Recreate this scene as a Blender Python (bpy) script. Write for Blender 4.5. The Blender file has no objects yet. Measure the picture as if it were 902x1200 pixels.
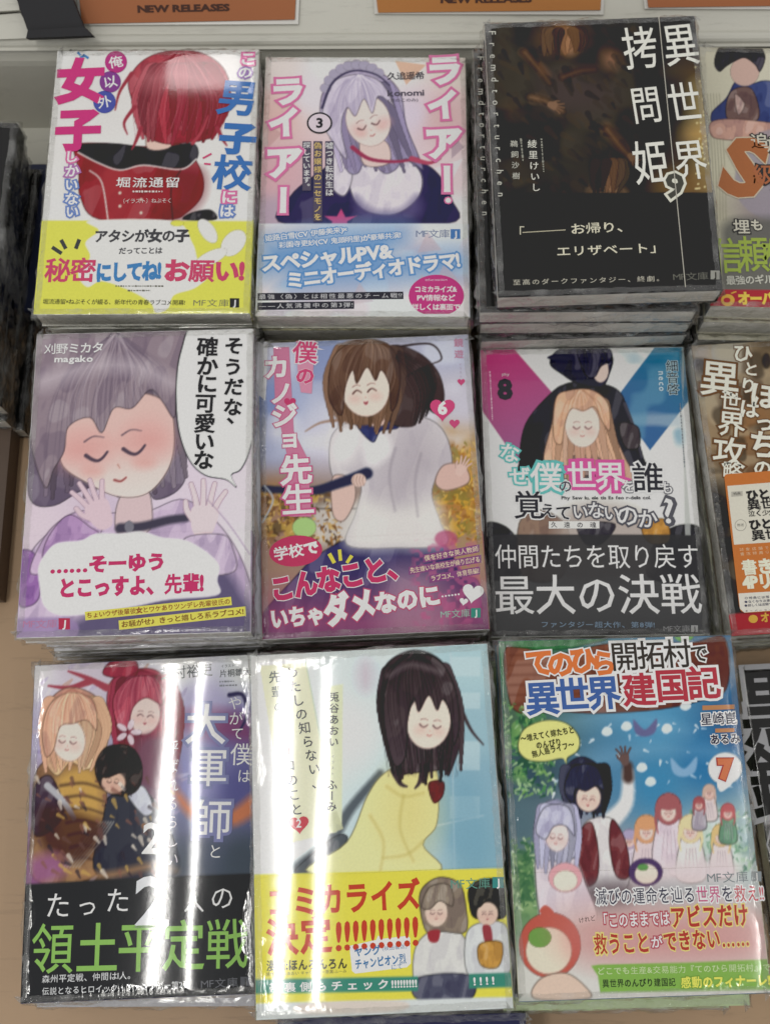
import bpy, math, random
import numpy as np
from mathutils import Matrix, Vector, Euler

# ------------------------------------------------------------------ camera, world, lamps, exposure
SC = bpy.context.scene
COL = SC.collection
FPX, CAM_P, CAM_R, CAM_H = 1300.0, 0.2665, 0.01375, 0.5
cam = bpy.data.cameras.new('camera'); cam_ob = bpy.data.objects.new('camera', cam); COL.objects.link(cam_ob)
cam.sensor_fit = 'VERTICAL'; cam.sensor_height = 36.0; cam.sensor_width = 27.06; cam.lens = 36.0 * FPX / 1200.0
cam.clip_start = 0.01; cam.clip_end = 50
CAMR = Matrix.Rotation(CAM_P, 3, 'X') @ Matrix.Rotation(CAM_R, 3, 'Y')
cam_ob.matrix_world = Matrix.Translation((0, 0, CAM_H)) @ CAMR.to_4x4()
cam.dof.use_dof = True; cam.dof.focus_distance = 0.485; cam.dof.aperture_fstop = 14.0
SC.camera = cam_ob

world = bpy.data.worlds.new('World'); SC.world = world; world.use_nodes = True
bg = world.node_tree.nodes['Background']
bg.inputs['Color'].default_value = (0.98, 0.97, 0.95, 1); bg.inputs['Strength'].default_value = 0.52

def area_lamp(name, loc, size_x, size_y, power, color=(1, 1, 1), aim=None):
    L = bpy.data.lights.new(name, 'AREA'); L.shape = 'RECTANGLE'; L.size = size_x; L.size_y = size_y
    L.energy = power; L.color = color
    o = bpy.data.objects.new(name, L); COL.objects.link(o); o.location = loc
    if aim is not None:
        o.rotation_euler = (Vector(aim) - Vector(loc)).to_track_quat('-Z', 'Y').to_euler()
    return o
# two fluorescent tubes of the shop ceiling, running away from the viewer, and a light panel further on
area_lamp('fluorescent_tube', (-0.52, -0.30, 2.1), 0.022, 1.5, 5.2, (1.0, 0.98, 0.94))
area_lamp('fluorescent_tube', (-0.43, -0.30, 2.1), 0.022, 1.5, 5.2, (1.0, 0.98, 0.94))
area_lamp('fluorescent_tube', (0.962, -0.08, 2.1), 0.012, 0.75, 1.5, (1.0, 0.98, 0.94))
area_lamp('ceiling_panel', (-0.54, 1.90, 2.1), 0.20, 0.11, 0.55, (1.0, 0.95, 0.92))
area_lamp('ceiling_panel', (-1.6, -0.9, 2.3), 1.4, 1.4, 6.0, (1.0, 0.97, 0.92), aim=(0, 0.1, 0))

SC.view_settings.view_transform = 'Standard'; SC.view_settings.look = 'None'
SC.view_settings.exposure = 0.0; SC.view_settings.gamma = 1.0
try:
    SC.view_settings.use_curve_mapping = False
except Exception:
    pass
SC.render.engine = 'CYCLES'
SC.cycles.use_denoising = True
SC.cycles.max_bounces = 6; SC.cycles.diffuse_bounces = 3; SC.cycles.glossy_bounces = 3
SC.cycles.transparent_max_bounces = 24
SC.cycles.caustics_reflective = False; SC.cycles.caustics_refractive = False
SC.cycles.sample_clamp_indirect = 4.0

# ------------------------------------------------------------------ measures
BW, BH = 0.105, 0.149            # a pocket paperback
FLOOR_Z = -0.075
PI = math.pi

def project(P):
    d = CAMR.transposed() @ (Vector(P) - Vector((0, 0, CAM_H)))
    return (451 + FPX * d.x / -d.z, 600 - FPX * d.y / -d.z)

def on_plane(px, py, z=None, y=None):
    """where a measured point of the photograph lies on the horizontal plane z or the upright plane y"""
    d = CAMR @ Vector(((px - 451) / FPX, (600 - py) / FPX, -1.0))
    t = (z - CAM_H) / d.z if z is not None else y / d.y
    return Vector((0, 0, CAM_H)) + d * t

# ------------------------------------------------------------------ node helpers
def new_mat(name):
    m = bpy.data.materials.new(name); m.use_nodes = True
    nt = m.node_tree
    return m, nt, nt.nodes['Principled BSDF']
def N(nt, t, **kw):
    n = nt.nodes.new(t)
    for k, v in kw.items():
        setattr(n, k, v)
    return n
def L(nt, a, b): nt.links.new(a, b)
def mathn(nt, op, a, b=None, c=None):
    n = N(nt, 'ShaderNodeMath', operation=op)
    for i, x in enumerate((a, b, c)):
        if x is None: continue
        if isinstance(x, (int, float)): n.inputs[i].default_value = x
        else: L(nt, x, n.inputs[i])
    return n.outputs[0]

def film_normal(nt):
    """the clinging plastic film: slow waves, edge crinkles; shared by everything printed on one book"""
    tc = N(nt, 'ShaderNodeTexCoord'); seed = N(nt, 'ShaderNodeAttribute', attribute_type='OBJECT', attribute_name='film_seed')
    tilt = N(nt, 'ShaderNodeAttribute', attribute_type='OBJECT', attribute_name='film_tilt')
    wav = N(nt, 'ShaderNodeAttribute', attribute_type='OBJECT', attribute_name='film_wave')
    off = N(nt, 'ShaderNodeCombineXYZ'); L(nt, seed.outputs['Fac'], off.inputs[2])
    add = N(nt, 'ShaderNodeVectorMath', operation='ADD'); L(nt, tc.outputs['Object'], add.inputs[0]); L(nt, off.outputs[0], add.inputs[1])
    sep = N(nt, 'ShaderNodeSeparateXYZ'); L(nt, tc.outputs['Object'], sep.inputs[0])
    # slow waves stretched along the book's length
    mp = N(nt, 'ShaderNodeMapping'); mp.inputs['Scale'].default_value = (1, 0.25, 3); L(nt, add.outputs[0], mp.inputs[0])
    n1 = N(nt, 'ShaderNodeTexNoise'); n1.inputs['Scale'].default_value = 30; n1.inputs['Detail'].default_value = 1; L(nt, mp.outputs[0], n1.inputs['Vector'])
    n2 = N(nt, 'ShaderNodeTexNoise'); n2.inputs['Scale'].default_value = 420; n2.inputs['Detail'].default_value = 3; L(nt, add.outputs[0], n2.inputs['Vector'])
    # thin radial strain lines near the rim
    mp3 = N(nt, 'ShaderNodeMapping'); mp3.inputs['Rotation'].default_value = (0, 0, 0.7); mp3.inputs['Scale'].default_value = (1, 0.12, 1); L(nt, add.outputs[0], mp3.inputs[0])
    n3 = N(nt, 'ShaderNodeTexNoise'); n3.inputs['Scale'].default_value = 260; n3.inputs['Detail'].default_value = 2; L(nt, mp3.outputs[0], n3.inputs['Vector'])
    ax = mathn(nt, 'ABSOLUTE', sep.outputs[0]); ay = mathn(nt, 'ABSOLUTE', sep.outputs[1])
    ex = mathn(nt, 'SUBTRACT', BW / 2, ax); ey = mathn(nt, 'SUBTRACT', BH / 2, ay)
    e = mathn(nt, 'MINIMUM', ex, ey)
    n4 = N(nt, 'ShaderNodeTexNoise'); n4.inputs['Scale'].default_value = 35; L(nt, add.outputs[0], n4.inputs['Vector'])
    lim = mathn(nt, 'MULTIPLY_ADD', n4.outputs[0], 0.020, -0.0065)
    mr = N(nt, 'ShaderNodeMapRange'); mr.inputs['From Min'].default_value = 0.0; mr.inputs['To Min'].default_value = 1.0; mr.inputs['To Max'].default_value = 0.0
    L(nt, e, mr.inputs['Value']); L(nt, mathn(nt, 'MAXIMUM', lim, 0.0012), mr.inputs['From Max'])
    edge = mathn(nt, 'MULTIPLY', mr.outputs[0], mathn(nt, 'ADD', mathn(nt, 'MULTIPLY', n3.outputs[0], 0.00022), mathn(nt, 'MULTIPLY', n2.outputs[0], 0.00006)))
    h = mathn(nt, 'ADD', mathn(nt, 'MULTIPLY', n1.outputs[0], wav.outputs['Fac']), mathn(nt, 'MULTIPLY', n2.outputs[0], 0.0000030))
    # rounded shoulder of the film right at the rim
    sh = mathn(nt, 'MAXIMUM', mathn(nt, 'SUBTRACT', 0.0022, e), 0.0)
    h = mathn(nt, 'SUBTRACT', h, mathn(nt, 'MULTIPLY', mathn(nt, 'MULTIPLY', sh, sh), 150))
    crk = N(nt, 'ShaderNodeAttribute', attribute_type='OBJECT', attribute_name='film_crinkle')
    h = mathn(nt, 'ADD', h, mathn(nt, 'MULTIPLY', edge, mathn(nt, 'ADD', crk.outputs['Fac'], 1.0)))
    base = N(nt, 'ShaderNodeVectorMath', operation='ADD'); base.inputs[0].default_value = (0, 0, 1); L(nt, tilt.outputs['Vector'], base.inputs[1])
    vt = N(nt, 'ShaderNodeVectorTransform', vector_type='NORMAL', convert_from='OBJECT', convert_to='WORLD'); L(nt, base.outputs[0], vt.inputs[0])
    bp = N(nt, 'ShaderNodeBump'); bp.inputs['Strength'].default_value = 1.0; bp.inputs['Distance'].default_value = 1.0
    L(nt, h, bp.inputs['Height']); L(nt, vt.outputs[0], bp.inputs['Normal'])
    return bp.outputs[0]

# ------------------------------------------------------------------ materials
def print_material():
    m, nt, p = new_mat('printed_paper_under_film')
    at = N(nt, 'ShaderNodeAttribute', attribute_type='GEOMETRY', attribute_name='Col')
    tc = N(nt, 'ShaderNodeTexCoord')
    nz = N(nt, 'ShaderNodeTexNoise'); nz.inputs['Scale'].default_value = 900; nz.inputs['Detail'].default_value = 4; L(nt, tc.outputs['Object'], nz.inputs['Vector'])
    v = mathn(nt, 'MULTIPLY_ADD', nz.outputs[0], 0.16, 0.92)
    mx = N(nt, 'ShaderNodeVectorMath', operation='SCALE'); L(nt, at.outputs['Color'], mx.inputs[0]); L(nt, v, mx.inputs['Scale'])
    L(nt, mx.outputs[0], p.inputs['Base Color'])
    p.inputs['Roughness'].default_value = 0.45; p.inputs['Specular IOR Level'].default_value = 0.0
    p.inputs['Coat Weight'].default_value = 1.0; p.inputs['Coat Roughness'].default_value = 0.045; p.inputs['Coat IOR'].default_value = 1.5
    L(nt, film_normal(nt), p.inputs['Coat Normal'])
    return m

def stock(name, col, rough=0.6, scale=60, amp=0.12, bump=0.0, bscale=300, coat=0.0):
    m, nt, p = new_mat(name)
    tc = N(nt, 'ShaderNodeTexCoord')
    nz = N(nt, 'ShaderNodeTexNoise'); nz.inputs['Scale'].default_value = scale; nz.inputs['Detail'].default_value = 6; L(nt, tc.outputs['Object'], nz.inputs['Vector'])
    mx = N(nt, 'ShaderNodeVectorMath', operation='SCALE'); mx.inputs[0].default_value = col[:3]
    L(nt, mathn(nt, 'MULTIPLY_ADD', nz.outputs[0], amp * 2, 1 - amp), mx.inputs['Scale']); L(nt, mx.outputs[0], p.inputs['Base Color'])
    if scale < 20:
        # scuffs and rubbed dirt
        mp = N(nt, 'ShaderNodeMapping'); mp.inputs['Scale'].default_value = (6, 60, 6); mp.inputs['Rotation'].default_value = (0, 0, .3); L(nt, tc.outputs['Object'], mp.inputs[0])
        ns = N(nt, 'ShaderNodeTexNoise'); ns.inputs['Scale'].default_value = 5; ns.inputs['Detail'].default_value = 8; ns.inputs['Roughness'].default_value = .7; L(nt, mp.outputs[0], ns.inputs['Vector'])
        mr = N(nt, 'ShaderNodeMapRange'); mr.inputs['From Min'].default_value = .55; mr.inputs['From Max'].default_value = .75; mr.inputs['To Min'].default_value = 1; mr.inputs['To Max'].default_value = .72; L(nt, ns.outputs[0], mr.inputs[0])
        m2 = N(nt, 'ShaderNodeVectorMath', operation='SCALE'); L(nt, mx.outputs[0], m2.inputs[0]); L(nt, mr.outputs[0], m2.inputs['Scale']); L(nt, m2.outputs[0], p.inputs['Base Color'])
    p.inputs['Roughness'].default_value = rough; p.inputs['Coat Weight'].default_value = coat
    if bump:
        nb = N(nt, 'ShaderNodeTexNoise'); nb.inputs['Scale'].default_value = bscale; nb.inputs['Detail'].default_value = 4; L(nt, tc.outputs['Object'], nb.inputs['Vector'])
        bp = N(nt, 'ShaderNodeBump'); bp.inputs['Distance'].default_value = bump; L(nt, nb.outputs[0], bp.inputs['Height']); L(nt, bp.outputs[0], p.inputs['Normal'])
    return m

def page_material():
    m, nt, p = new_mat('page_edges')
    tc = N(nt, 'ShaderNodeTexCoord')
    mp = N(nt, 'ShaderNodeMapping'); mp.inputs['Scale'].default_value = (10, 10, 4000); L(nt, tc.outputs['Object'], mp.inputs[0])
    nz = N(nt, 'ShaderNodeTexNoise'); nz.inputs['Scale'].default_value = 1; nz.inputs['Detail'].default_value = 3; L(nt, mp.outputs[0], nz.inputs['Vector'])
    n2 = N(nt, 'ShaderNodeTexNoise'); n2.inputs['Scale'].default_value = 45; L(nt, tc.outputs['Object'], n2.inputs['Vector'])
    cr = N(nt, 'ShaderNodeValToRGB'); cr.color_ramp.elements[0].color = (0.40, 0.39, 0.35, 1); cr.color_ramp.elements[1].color = (0.76, 0.74, 0.68, 1)
    cr.color_ramp.elements[0].position = 0.3; cr.color_ramp.elements[1].position = 0.65
    L(nt, mathn(nt, 'ADD', mathn(nt, 'MULTIPLY', nz.outputs[0], 0.65), mathn(nt, 'MULTIPLY', n2.outputs[0], 0.35)), cr.inputs[0]); L(nt, cr.outputs[0], p.inputs['Base Color'])
    bp = N(nt, 'ShaderNodeBump'); bp.inputs['Distance'].default_value = 0.0002; L(nt, nz.outputs[0], bp.inputs['Height']); L(nt, bp.outputs[0], p.inputs['Normal'])
    p.inputs['Roughness'].default_value = 0.8
    return m

def film_material():
    m, nt, p = new_mat('shrink_film')
    out = nt.nodes['Material Output']; nt.nodes.remove(p)
    tr = N(nt, 'ShaderNodeBsdfTransparent'); tr.inputs[0].default_value = (0.97, 0.97, 0.96, 1)
    gl = N(nt, 'ShaderNodeBsdfGlossy'); gl.inputs['Roughness'].default_value = 0.12; gl.inputs[0].default_value = (0.95, 0.95, 0.95, 1)
    tc = N(nt, 'ShaderNodeTexCoord')
    n1 = N(nt, 'ShaderNodeTexNoise'); n1.inputs['Scale'].default_value = 210; n1.inputs['Detail'].default_value = 4; n1.inputs['Roughness'].default_value = 0.6; L(nt, tc.outputs['Object'], n1.inputs['Vector'])
    vo = N(nt, 'ShaderNodeTexVoronoi', feature='DISTANCE_TO_EDGE'); vo.inputs['Scale'].default_value = 170; L(nt, tc.outputs['Object'], vo.inputs['Vector'])
    h = mathn(nt, 'ADD', mathn(nt, 'MULTIPLY', n1.outputs[0], 0.0036), mathn(nt, 'MULTIPLY', vo.outputs[0], 0.0018))
    bp = N(nt, 'ShaderNodeBump'); bp.inputs['Distance'].default_value = 1.0; L(nt, h, bp.inputs['Height']); L(nt, bp.outputs[0], gl.inputs['Normal'])
    lw = N(nt, 'ShaderNodeLayerWeight'); lw.inputs['Blend'].default_value = 0.5; L(nt, bp.outputs[0], lw.inputs['Normal'])
    f = mathn(nt, 'POWER', lw.outputs['Facing'], 3.0)
    # cloudy stretched patches, where the film is doubled or gathered
    n5 = N(nt, 'ShaderNodeTexNoise'); n5.inputs['Scale'].default_value = 60; n5.inputs['Detail'].default_value = 5; L(nt, tc.outputs['Object'], n5.inputs['Vector'])
    f2 = mathn(nt, 'MULTIPLY_ADD', f, 0.45, 0.09)
    mix = N(nt, 'ShaderNodeMixShader'); L(nt, f2, mix.inputs[0]); L(nt, tr.outputs[0], mix.inputs[1]); L(nt, gl.outputs[0], mix.inputs[2])
    df = N(nt, 'ShaderNodeBsdfDiffuse'); df.inputs[0].default_value = (0.75, 0.75, 0.74, 1)
    mr = N(nt, 'ShaderNodeMapRange'); mr.inputs['From Min'].default_value = 0.52; mr.inputs['From Max'].default_value = 0.75; mr.inputs['To Max'].default_value = 0.32; L(nt, n5.outputs[0], mr.inputs[0])
    mix2 = N(nt, 'ShaderNodeMixShader'); L(nt, mr.outputs[0], mix2.inputs[0]); L(nt, mix.outputs[0], mix2.inputs[1]); L(nt, df.outputs[0], mix2.inputs[2])
    L(nt, mix2.outputs[0], out.inputs['Surface'])
    return m

M_PRINT = print_material(); M_PAGE = page_material(); M_FILM = film_material()
M_RISER = stock('painted_white_metal', (0.58, 0.57, 0.505), 0.45, 8, 0.08, 0.0002, 120)
M_TABLE = stock('tan_board', (0.42, 0.28, 0.165), 0.5, 14, 0.07, 0.0001, 500)
M_TABLE_SHADE = stock('dark_table_shade', (0.10, 0.065, 0.045), 0.55, 25, 0.2)  # colour of the added slab that stands for shade on the table
M_ORANGE = stock('orange_card', (0.42, 0.165, 0.035), 0.7, 30, 0.05)
M_ORANGE_RED = stock('red_orange_card', (0.36, 0.12, 0.04), 0.7, 30, 0.05)
M_BROWN = stock('dark_brown_ink', (0.06, 0.02, 0.012), 0.8)
M_CLEAR = stock('pale_plastic', (0.62, 0.61, 0.57), 0.25, 30, 0.05)
M_BLACK = stock('black_plastic', (0.015, 0.015, 0.018), 0.75, 40, 0.2)
M_NAVY = stock('navy_gap_shade', (0.012, 0.02, 0.07), 0.5, 30, 0.15)  # shade of the gap floor put into a navy colour

# ------------------------------------------------------------------ object helpers
def link(name, me, mats, parent=None, **props):
    o = bpy.data.objects.new(name, me); COL.objects.link(o)
    for m in (mats if isinstance(mats, (list, tuple)) else [mats]):
        if len(me.materials) < len(mats if isinstance(mats, (list, tuple)) else [mats]): me.materials.append(m)
    if parent is not None: o.parent = parent
    for k, v in props.items(): o[k] = v
    return o
def mesh(name, verts, faces, smooth=False):
    me = bpy.data.meshes.new(name); me.from_pydata([tuple(v) for v in verts], [], faces); me.update()
    if smooth: me.polygons.foreach_set('use_smooth', [True] * len(me.polygons))
    return me
def profile_mesh(name, prof, y0, y1, axis='y', smooth=False):
    """closed outline extruded; prof in (x,z) for axis y, in (y,z) for axis x"""
    n = len(prof); vs = []
    for t in (y0, y1):
        for a, b in prof: vs.append((a, t, b) if axis == 'y' else (t, a, b))
    fs = [(i, (i + 1) % n, n + (i + 1) % n, n + i) for i in range(n)]
    fs += [tuple(range(n - 1, -1, -1)), tuple(range(n, 2 * n))]
    me = mesh(name, vs, fs)
    import bmesh
    bm = bmesh.new(); bm.from_mesh(me); bmesh.ops.recalc_face_normals(bm, faces=bm.faces)
    bmesh.ops.triangulate(bm, faces=[f for f in bm.faces if len(f.verts) > 4]); bm.to_mesh(me); bm.free()
    return me
def box_mesh(name, x0, x1, y0, y1, z0, z1):
    return profile_mesh(name, [(x0, z0), (x1, z0), (x1, z1), (x0, z1)], y0, y1)

def srgb(c):
    c = np.asarray(c, float) / 255.0
    return np.where(c <= 0.04045, c / 12.92, ((c + 0.055) / 1.055) ** 2.4)
def albedo(c, gain=1.0):
    """paper colour that shows as the measured screen value under the shop light"""
    c = np.asarray(c, float); lum = (c * np.array([.3, .59, .11])).sum(-1, keepdims=True)
    c = c * .82 + lum * .18
    return np.clip((srgb(c) - 0.034) / (0.80 * gain), 0.006, 0.84)

def hexc(s):
    s = s.lstrip('#'); return tuple(int(s[i:i + 2], 16) for i in (0, 2, 4))

# ------------------------------------------------------------------ lettering
_gc = bpy.data.curves.new('glyph', 'FONT'); _go = bpy.data.objects.new('glyph', _gc); COL.objects.link(_go)
_gc.resolution_u = 2; _gc.bevel_resolution = 0
GL = {}
def glyph(ch, bold):
    k = (ch, bold)
    if k in GL: return GL[k]
    _gc.body = ch; _gc.bevel_depth = bold
    dg = bpy.context.evaluated_depsgraph_get(); dg.update()
    e = _go.evaluated_get(dg); me = e.to_mesh()
    n = len(me.vertices); co = np.empty(n * 3); me.vertices.foreach_get('co', co); co = co.reshape(-1, 3)
    fs = [tuple(p.vertices) for p in me.polygons]
    fs = [f for f in fs if all(co[i, 2] > -1e-5 for i in f)]
    e.to_mesh_clear()
    wide = ord(ch) > 0x2000
    w = 1.0 if wide else (co[:, 0].max() - max(co[:, 0].min(), 0) + 0.07 - bold if n else 0.35)
    if wide: co[:, 0] -= 0.5
    elif n: co[:, 0] -= (co[:, 0].max() + co[:, 0].min()) / 2
    co[:, 1] -= 0.37 if wide else 0.345
    co[:, 2] *= 0.12
    GL[k] = (co, fs, w); return GL[k]

class Ink:
    """collects glyphs and flat printed shapes of one part, coloured per corner point"""
    def __init__(s): s.v = []; s.f = []; s.c = []; s.n = 0
    def add(s, co, fs, col):
        s.v.append(co); s.f += [tuple(i + s.n for i in f) for f in fs]; s.c.append(np.tile(col, (len(co), 1))); s.n += len(co)
    def build(s, name, parent, props):
        if not s.n: return None
        me = mesh(name, np.concatenate(s.v), s.f)
        ca = me.color_attributes.new('Col', 'FLOAT_COLOR', 'POINT')
        c = np.concatenate(s.c); c = np.c_[c, np.ones(len(c))]
        ca.data.foreach_set('color', c.ravel())
        return link(name, me, M_PRINT, parent, **props)

def homography(src, dst):
    A = []
    for (x, y), (u, v) in zip(src, dst):
        A.append([x, y, 1, 0, 0, 0, -u * x, -u * y, -u]); A.append([0, 0, 0, x, y, 1, -v * x, -v * y, -v])
    _, _, V = np.linalg.svd(np.array(A)); return V[-1].reshape(3, 3)

def catmull(pts, n=8, closed=True):
    P = np.asarray(pts, float); m = len(P); out = []
    for i in range(m if closed else m - 1):
        if closed: p0, p1, p2, p3 = P[i - 1], P[i], P[(i + 1) % m], P[(i + 2) % m]
        else: p0, p1, p2, p3 = P[max(i - 1, 0)], P[i], P[i + 1], P[min(i + 2, m - 1)]
        for t in np.linspace(0, 1, n, endpoint=False):
            out.append(0.5 * ((2 * p1) + (-p0 + p2) * t + (2 * p0 - 5 * p1 + 4 * p2 - p3) * t * t + (-p0 + 3 * p1 - 3 * p2 + p3) * t ** 3))
    if not closed: out.append(P[-1])
    return np.array(out)

_rng = np.random.RandomState(4)
_NZ = _rng.rand(64, 64)
def vnoise(x, y):
    xi = np.floor(x).astype(int); yi = np.floor(y).astype(int); fx = x - xi; fy = y - yi
    fx = fx * fx * (3 - 2 * fx); fy = fy * fy * (3 - 2 * fy)
    a = _NZ[yi % 64, xi % 64]; b = _NZ[yi % 64, (xi + 1) % 64]; c = _NZ[(yi + 1) % 64, xi % 64]; d = _NZ[(yi + 1) % 64, (xi + 1) % 64]
    return (a * (1 - fx) + b * fx) * (1 - fy) + (c * (1 - fx) + d * fx) * fy

STEP = 0.5                       # mm between the sample points of a printed picture
class Cover:
    """front of a book: a printed picture (plain stand-in art in the cover's colours) and its lettering,
    both laid out in millimetres on the sheet; x to the right, y down"""
    def __init__(s, corners, crop, gain=1.0):
        sc, ox, oy = crop; s.gain = gain
        src = [((x - ox) * sc, (y - oy) * sc) for x, y in corners]
        s.Hm = homography(src, [(0, 0), (105, 0), (105, 149), (0, 149)])
        s.nx = int(105 / STEP) + 1; s.ny = int(149 / STEP) + 1
        xs = np.linspace(0, 105, s.nx); ys = np.linspace(0, 149, s.ny)
        s.X, s.Y = np.meshgrid(xs, ys)
        s.I = np.zeros((s.ny, s.nx, 3)) + 235.0
        s.parts = {}; s.band_y = None; s.z = 0.00006
        s.cur = 'title_lettering'
    def m(s, x, y):
        q = s.Hm @ np.array([x, y, 1.0]); return np.array([q[0] / q[2], q[1] / q[2]])
    def mm(s, pts): return np.array([s.m(x, y) for x, y in pts])
    def scale(s, x, y):
        return (np.linalg.norm(s.m(x + 5, y) - s.m(x - 5, y)) + np.linalg.norm(s.m(x, y + 5) - s.m(x, y - 5))) / 20
    # ---- painting
    def _mix(s, a, col, sl=None):
        col = np.asarray(hexc(col) if isinstance(col, str) else col, float)
        if sl is None: s.I += a[..., None] * (col - s.I)
        else: s.I[sl] += a[..., None] * (col - s.I[sl])
    def fill(s, col): s.I[:] = hexc(col)
    def field(s, samples, power=3.0):
        W = 0; C = 0
        for x, y, c in samples:
            p = s.m(x, y); w = 1 / (((s.X - p[0]) ** 2 + (s.Y - p[1]) ** 2 + 4) ** (power / 2))
            W = W + w; C = C + w[..., None] * np.array(hexc(c), float)
        s.I[:] = C / W[..., None]
    def poly(s, pts, col, soft=0.5, a=1.0, raw=False, grad=None, art=True):
        crisp = soft <= 2.6 and a > .85 and art
        if soft <= 2.6: soft = soft * .3
        P = s.mm(pts) if raw else s.mm(catmull(pts, 6))
        pad = soft * 2 + 1
        i0 = max(int((P[:, 1].min() - pad) / STEP), 0); i1 = min(int((P[:, 1].max() + pad) / STEP) + 2, s.ny)
        j0 = max(int((P[:, 0].min() - pad) / STEP), 0); j1 = min(int((P[:, 0].max() + pad) / STEP) + 2, s.nx)
        if i1 <= i0 or j1 <= j0: return
        sl = (slice(i0, i1), slice(j0, j1)); X = s.X[sl]; Y = s.Y[sl]
        d = np.full(X.shape, 1e9); ins = np.zeros(X.shape, bool); Q = np.roll(P, -1, 0)
        for (ax, ay), (bx, by) in zip(P, Q):
            ex, ey = bx - ax, by - ay; L2 = ex * ex + ey * ey + 1e-9
            t = np.clip(((X - ax) * ex + (Y - ay) * ey) / L2, 0, 1)
            d = np.minimum(d, (X - ax - t * ex) ** 2 + (Y - ay - t * ey) ** 2)
            c = ((ay <= Y) & (by > Y)) | ((by <= Y) & (ay > Y))
            if c.any():
                with np.errstate(divide='ignore', invalid='ignore'):
                    xi = ax + (Y - ay) * ex / (ey if abs(ey) > 1e-9 else 1e-9)
                ins ^= c & (X < xi)
        sd = np.sqrt(d); sd[ins] *= -1
        al = np.clip(0.5 - sd / (2 * max(soft, 0.25)), 0, 1) * a
        s.last = np.zeros(s.X.shape); s.last[sl] = al
        if grad:
            (gx, gy), (hx, hy), c2 = grad
            g0 = s.m(gx, gy); g1 = s.m(hx, hy); e = g1 - g0
            t = np.clip(((X - g0[0]) * e[0] + (Y - g0[1]) * e[1]) / (e @ e), 0, 1)[..., None]
            cc = np.array(hexc(col), float) * (1 - t) + np.array(hexc(c2), float) * t
            s.I[sl] += al[..., None] * (cc - s.I[sl])
        else: s._mix(al, col, sl)
        area = (P[:, 0].max() - P[:, 0].min()) * (P[:, 1].max() - P[:, 1].min())
        if crisp and not raw and area > 60:
            # drawn look: hard edged folds of shade, a few lights and an ink contour
            s.k = getattr(s, 'k', 0) + 1; k = s.k
            f = 3.2 / max(6.0, math.sqrt(area)) + .05
            n = vnoise(X * f * 1.6 + Y * f * .5 + k * 5.1, Y * f * .7 - X * f * .25 + k * 2.3)
            m2 = vnoise(X * f * 4 + k * 3.7, Y * f * 1.3 + k)
            base = s.I[sl].copy()
            dark = base * np.array([.74, .71, .80]); lite = base + (255 - base) * .30
            cc_ = hexc(col) if isinstance(col, str) else tuple(col)
            flesh = .0 if (cc_[0] > 200 and cc_[1] > 165 and cc_[2] > 140 and cc_[0] - cc_[2] > 12) else (.5 if min(cc_) > 195 else 1.0)
            s1 = flesh * (np.clip((n - .56) / .05, 0, 1) * .36 + np.clip((m2 - .70) / .08, 0, 1) * .2) * al
            s2 = flesh * (np.clip((.30 - n) / .05, 0, 1) * .40) * al
            s.I[sl] += s1[..., None] * (dark - s.I[sl]); s.I[sl] += s2[..., None] * (lite - s.I[sl])
            e = np.exp(-((sd + .1) / .32) ** 2) * .6
            s.I[sl] += e[..., None] * (base * .42 - s.I[sl])
    def ell(s, x, y, rx, ry, col, soft=0.5, a=1.0, ang=0, grad=None):
        t = np.linspace(0, 2 * PI, 28, endpoint=False); ca, sa = math.cos(ang), math.sin(ang)
        s.poly([(x + rx * math.cos(u) * ca - ry * math.sin(u) * sa, y + rx * math.cos(u) * sa + ry * math.sin(u) * ca) for u in t], col, soft, a, True, grad)
        if soft <= 2.6 and a > .85 and rx > 15:
            pts = [(x + rx * math.cos(u) * ca - ry * math.sin(u) * sa, y + rx * math.cos(u) * sa + ry * math.sin(u) * ca) for u in t]
            k = s.last; s.line(pts + pts[:1], tuple(v * .5 for v in (hexc(col) if isinstance(col, str) else col)), rx * .03, None, .2, .5); s.last = k
    def line(s, pts, col, w0, w1=None, soft=0.35, a=1.0, clip=None):
        w1 = w0 if w1 is None else w1
        P = s.mm(catmull(pts, 6, False)); k = s.scale(*pts[0]); n = len(P)
        al = np.zeros(s.X.shape)
        for i in range(n - 1):
            (ax, ay), (bx, by) = P[i], P[i + 1]; ex, ey = bx - ax, by - ay; L2 = ex * ex + ey * ey + 1e-9
            w = (w0 + (w1 - w0) * i / n) * k / 2
            pad = w + soft + 1
            i0 = max(int((min(ay, by) - pad) / STEP), 0); i1 = min(int((max(ay, by) + pad) / STEP) + 2, s.ny)
            j0 = max(int((min(ax, bx) - pad) / STEP), 0); j1 = min(int((max(ax, bx) + pad) / STEP) + 2, s.nx)
            if i1 <= i0 or j1 <= j0: continue
            sl = (slice(i0, i1), slice(j0, j1)); X = s.X[sl]; Y = s.Y[sl]
            t = np.clip(((X - ax) * ex + (Y - ay) * ey) / L2, 0, 1)
            d = np.sqrt((X - ax - t * ex) ** 2 + (Y - ay - t * ey) ** 2) - w
            al[sl] = np.maximum(al[sl], np.clip(0.5 - d / (2 * soft), 0, 1))
        if clip is not None: al = al * clip
        s._mix(al * a, col)
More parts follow.
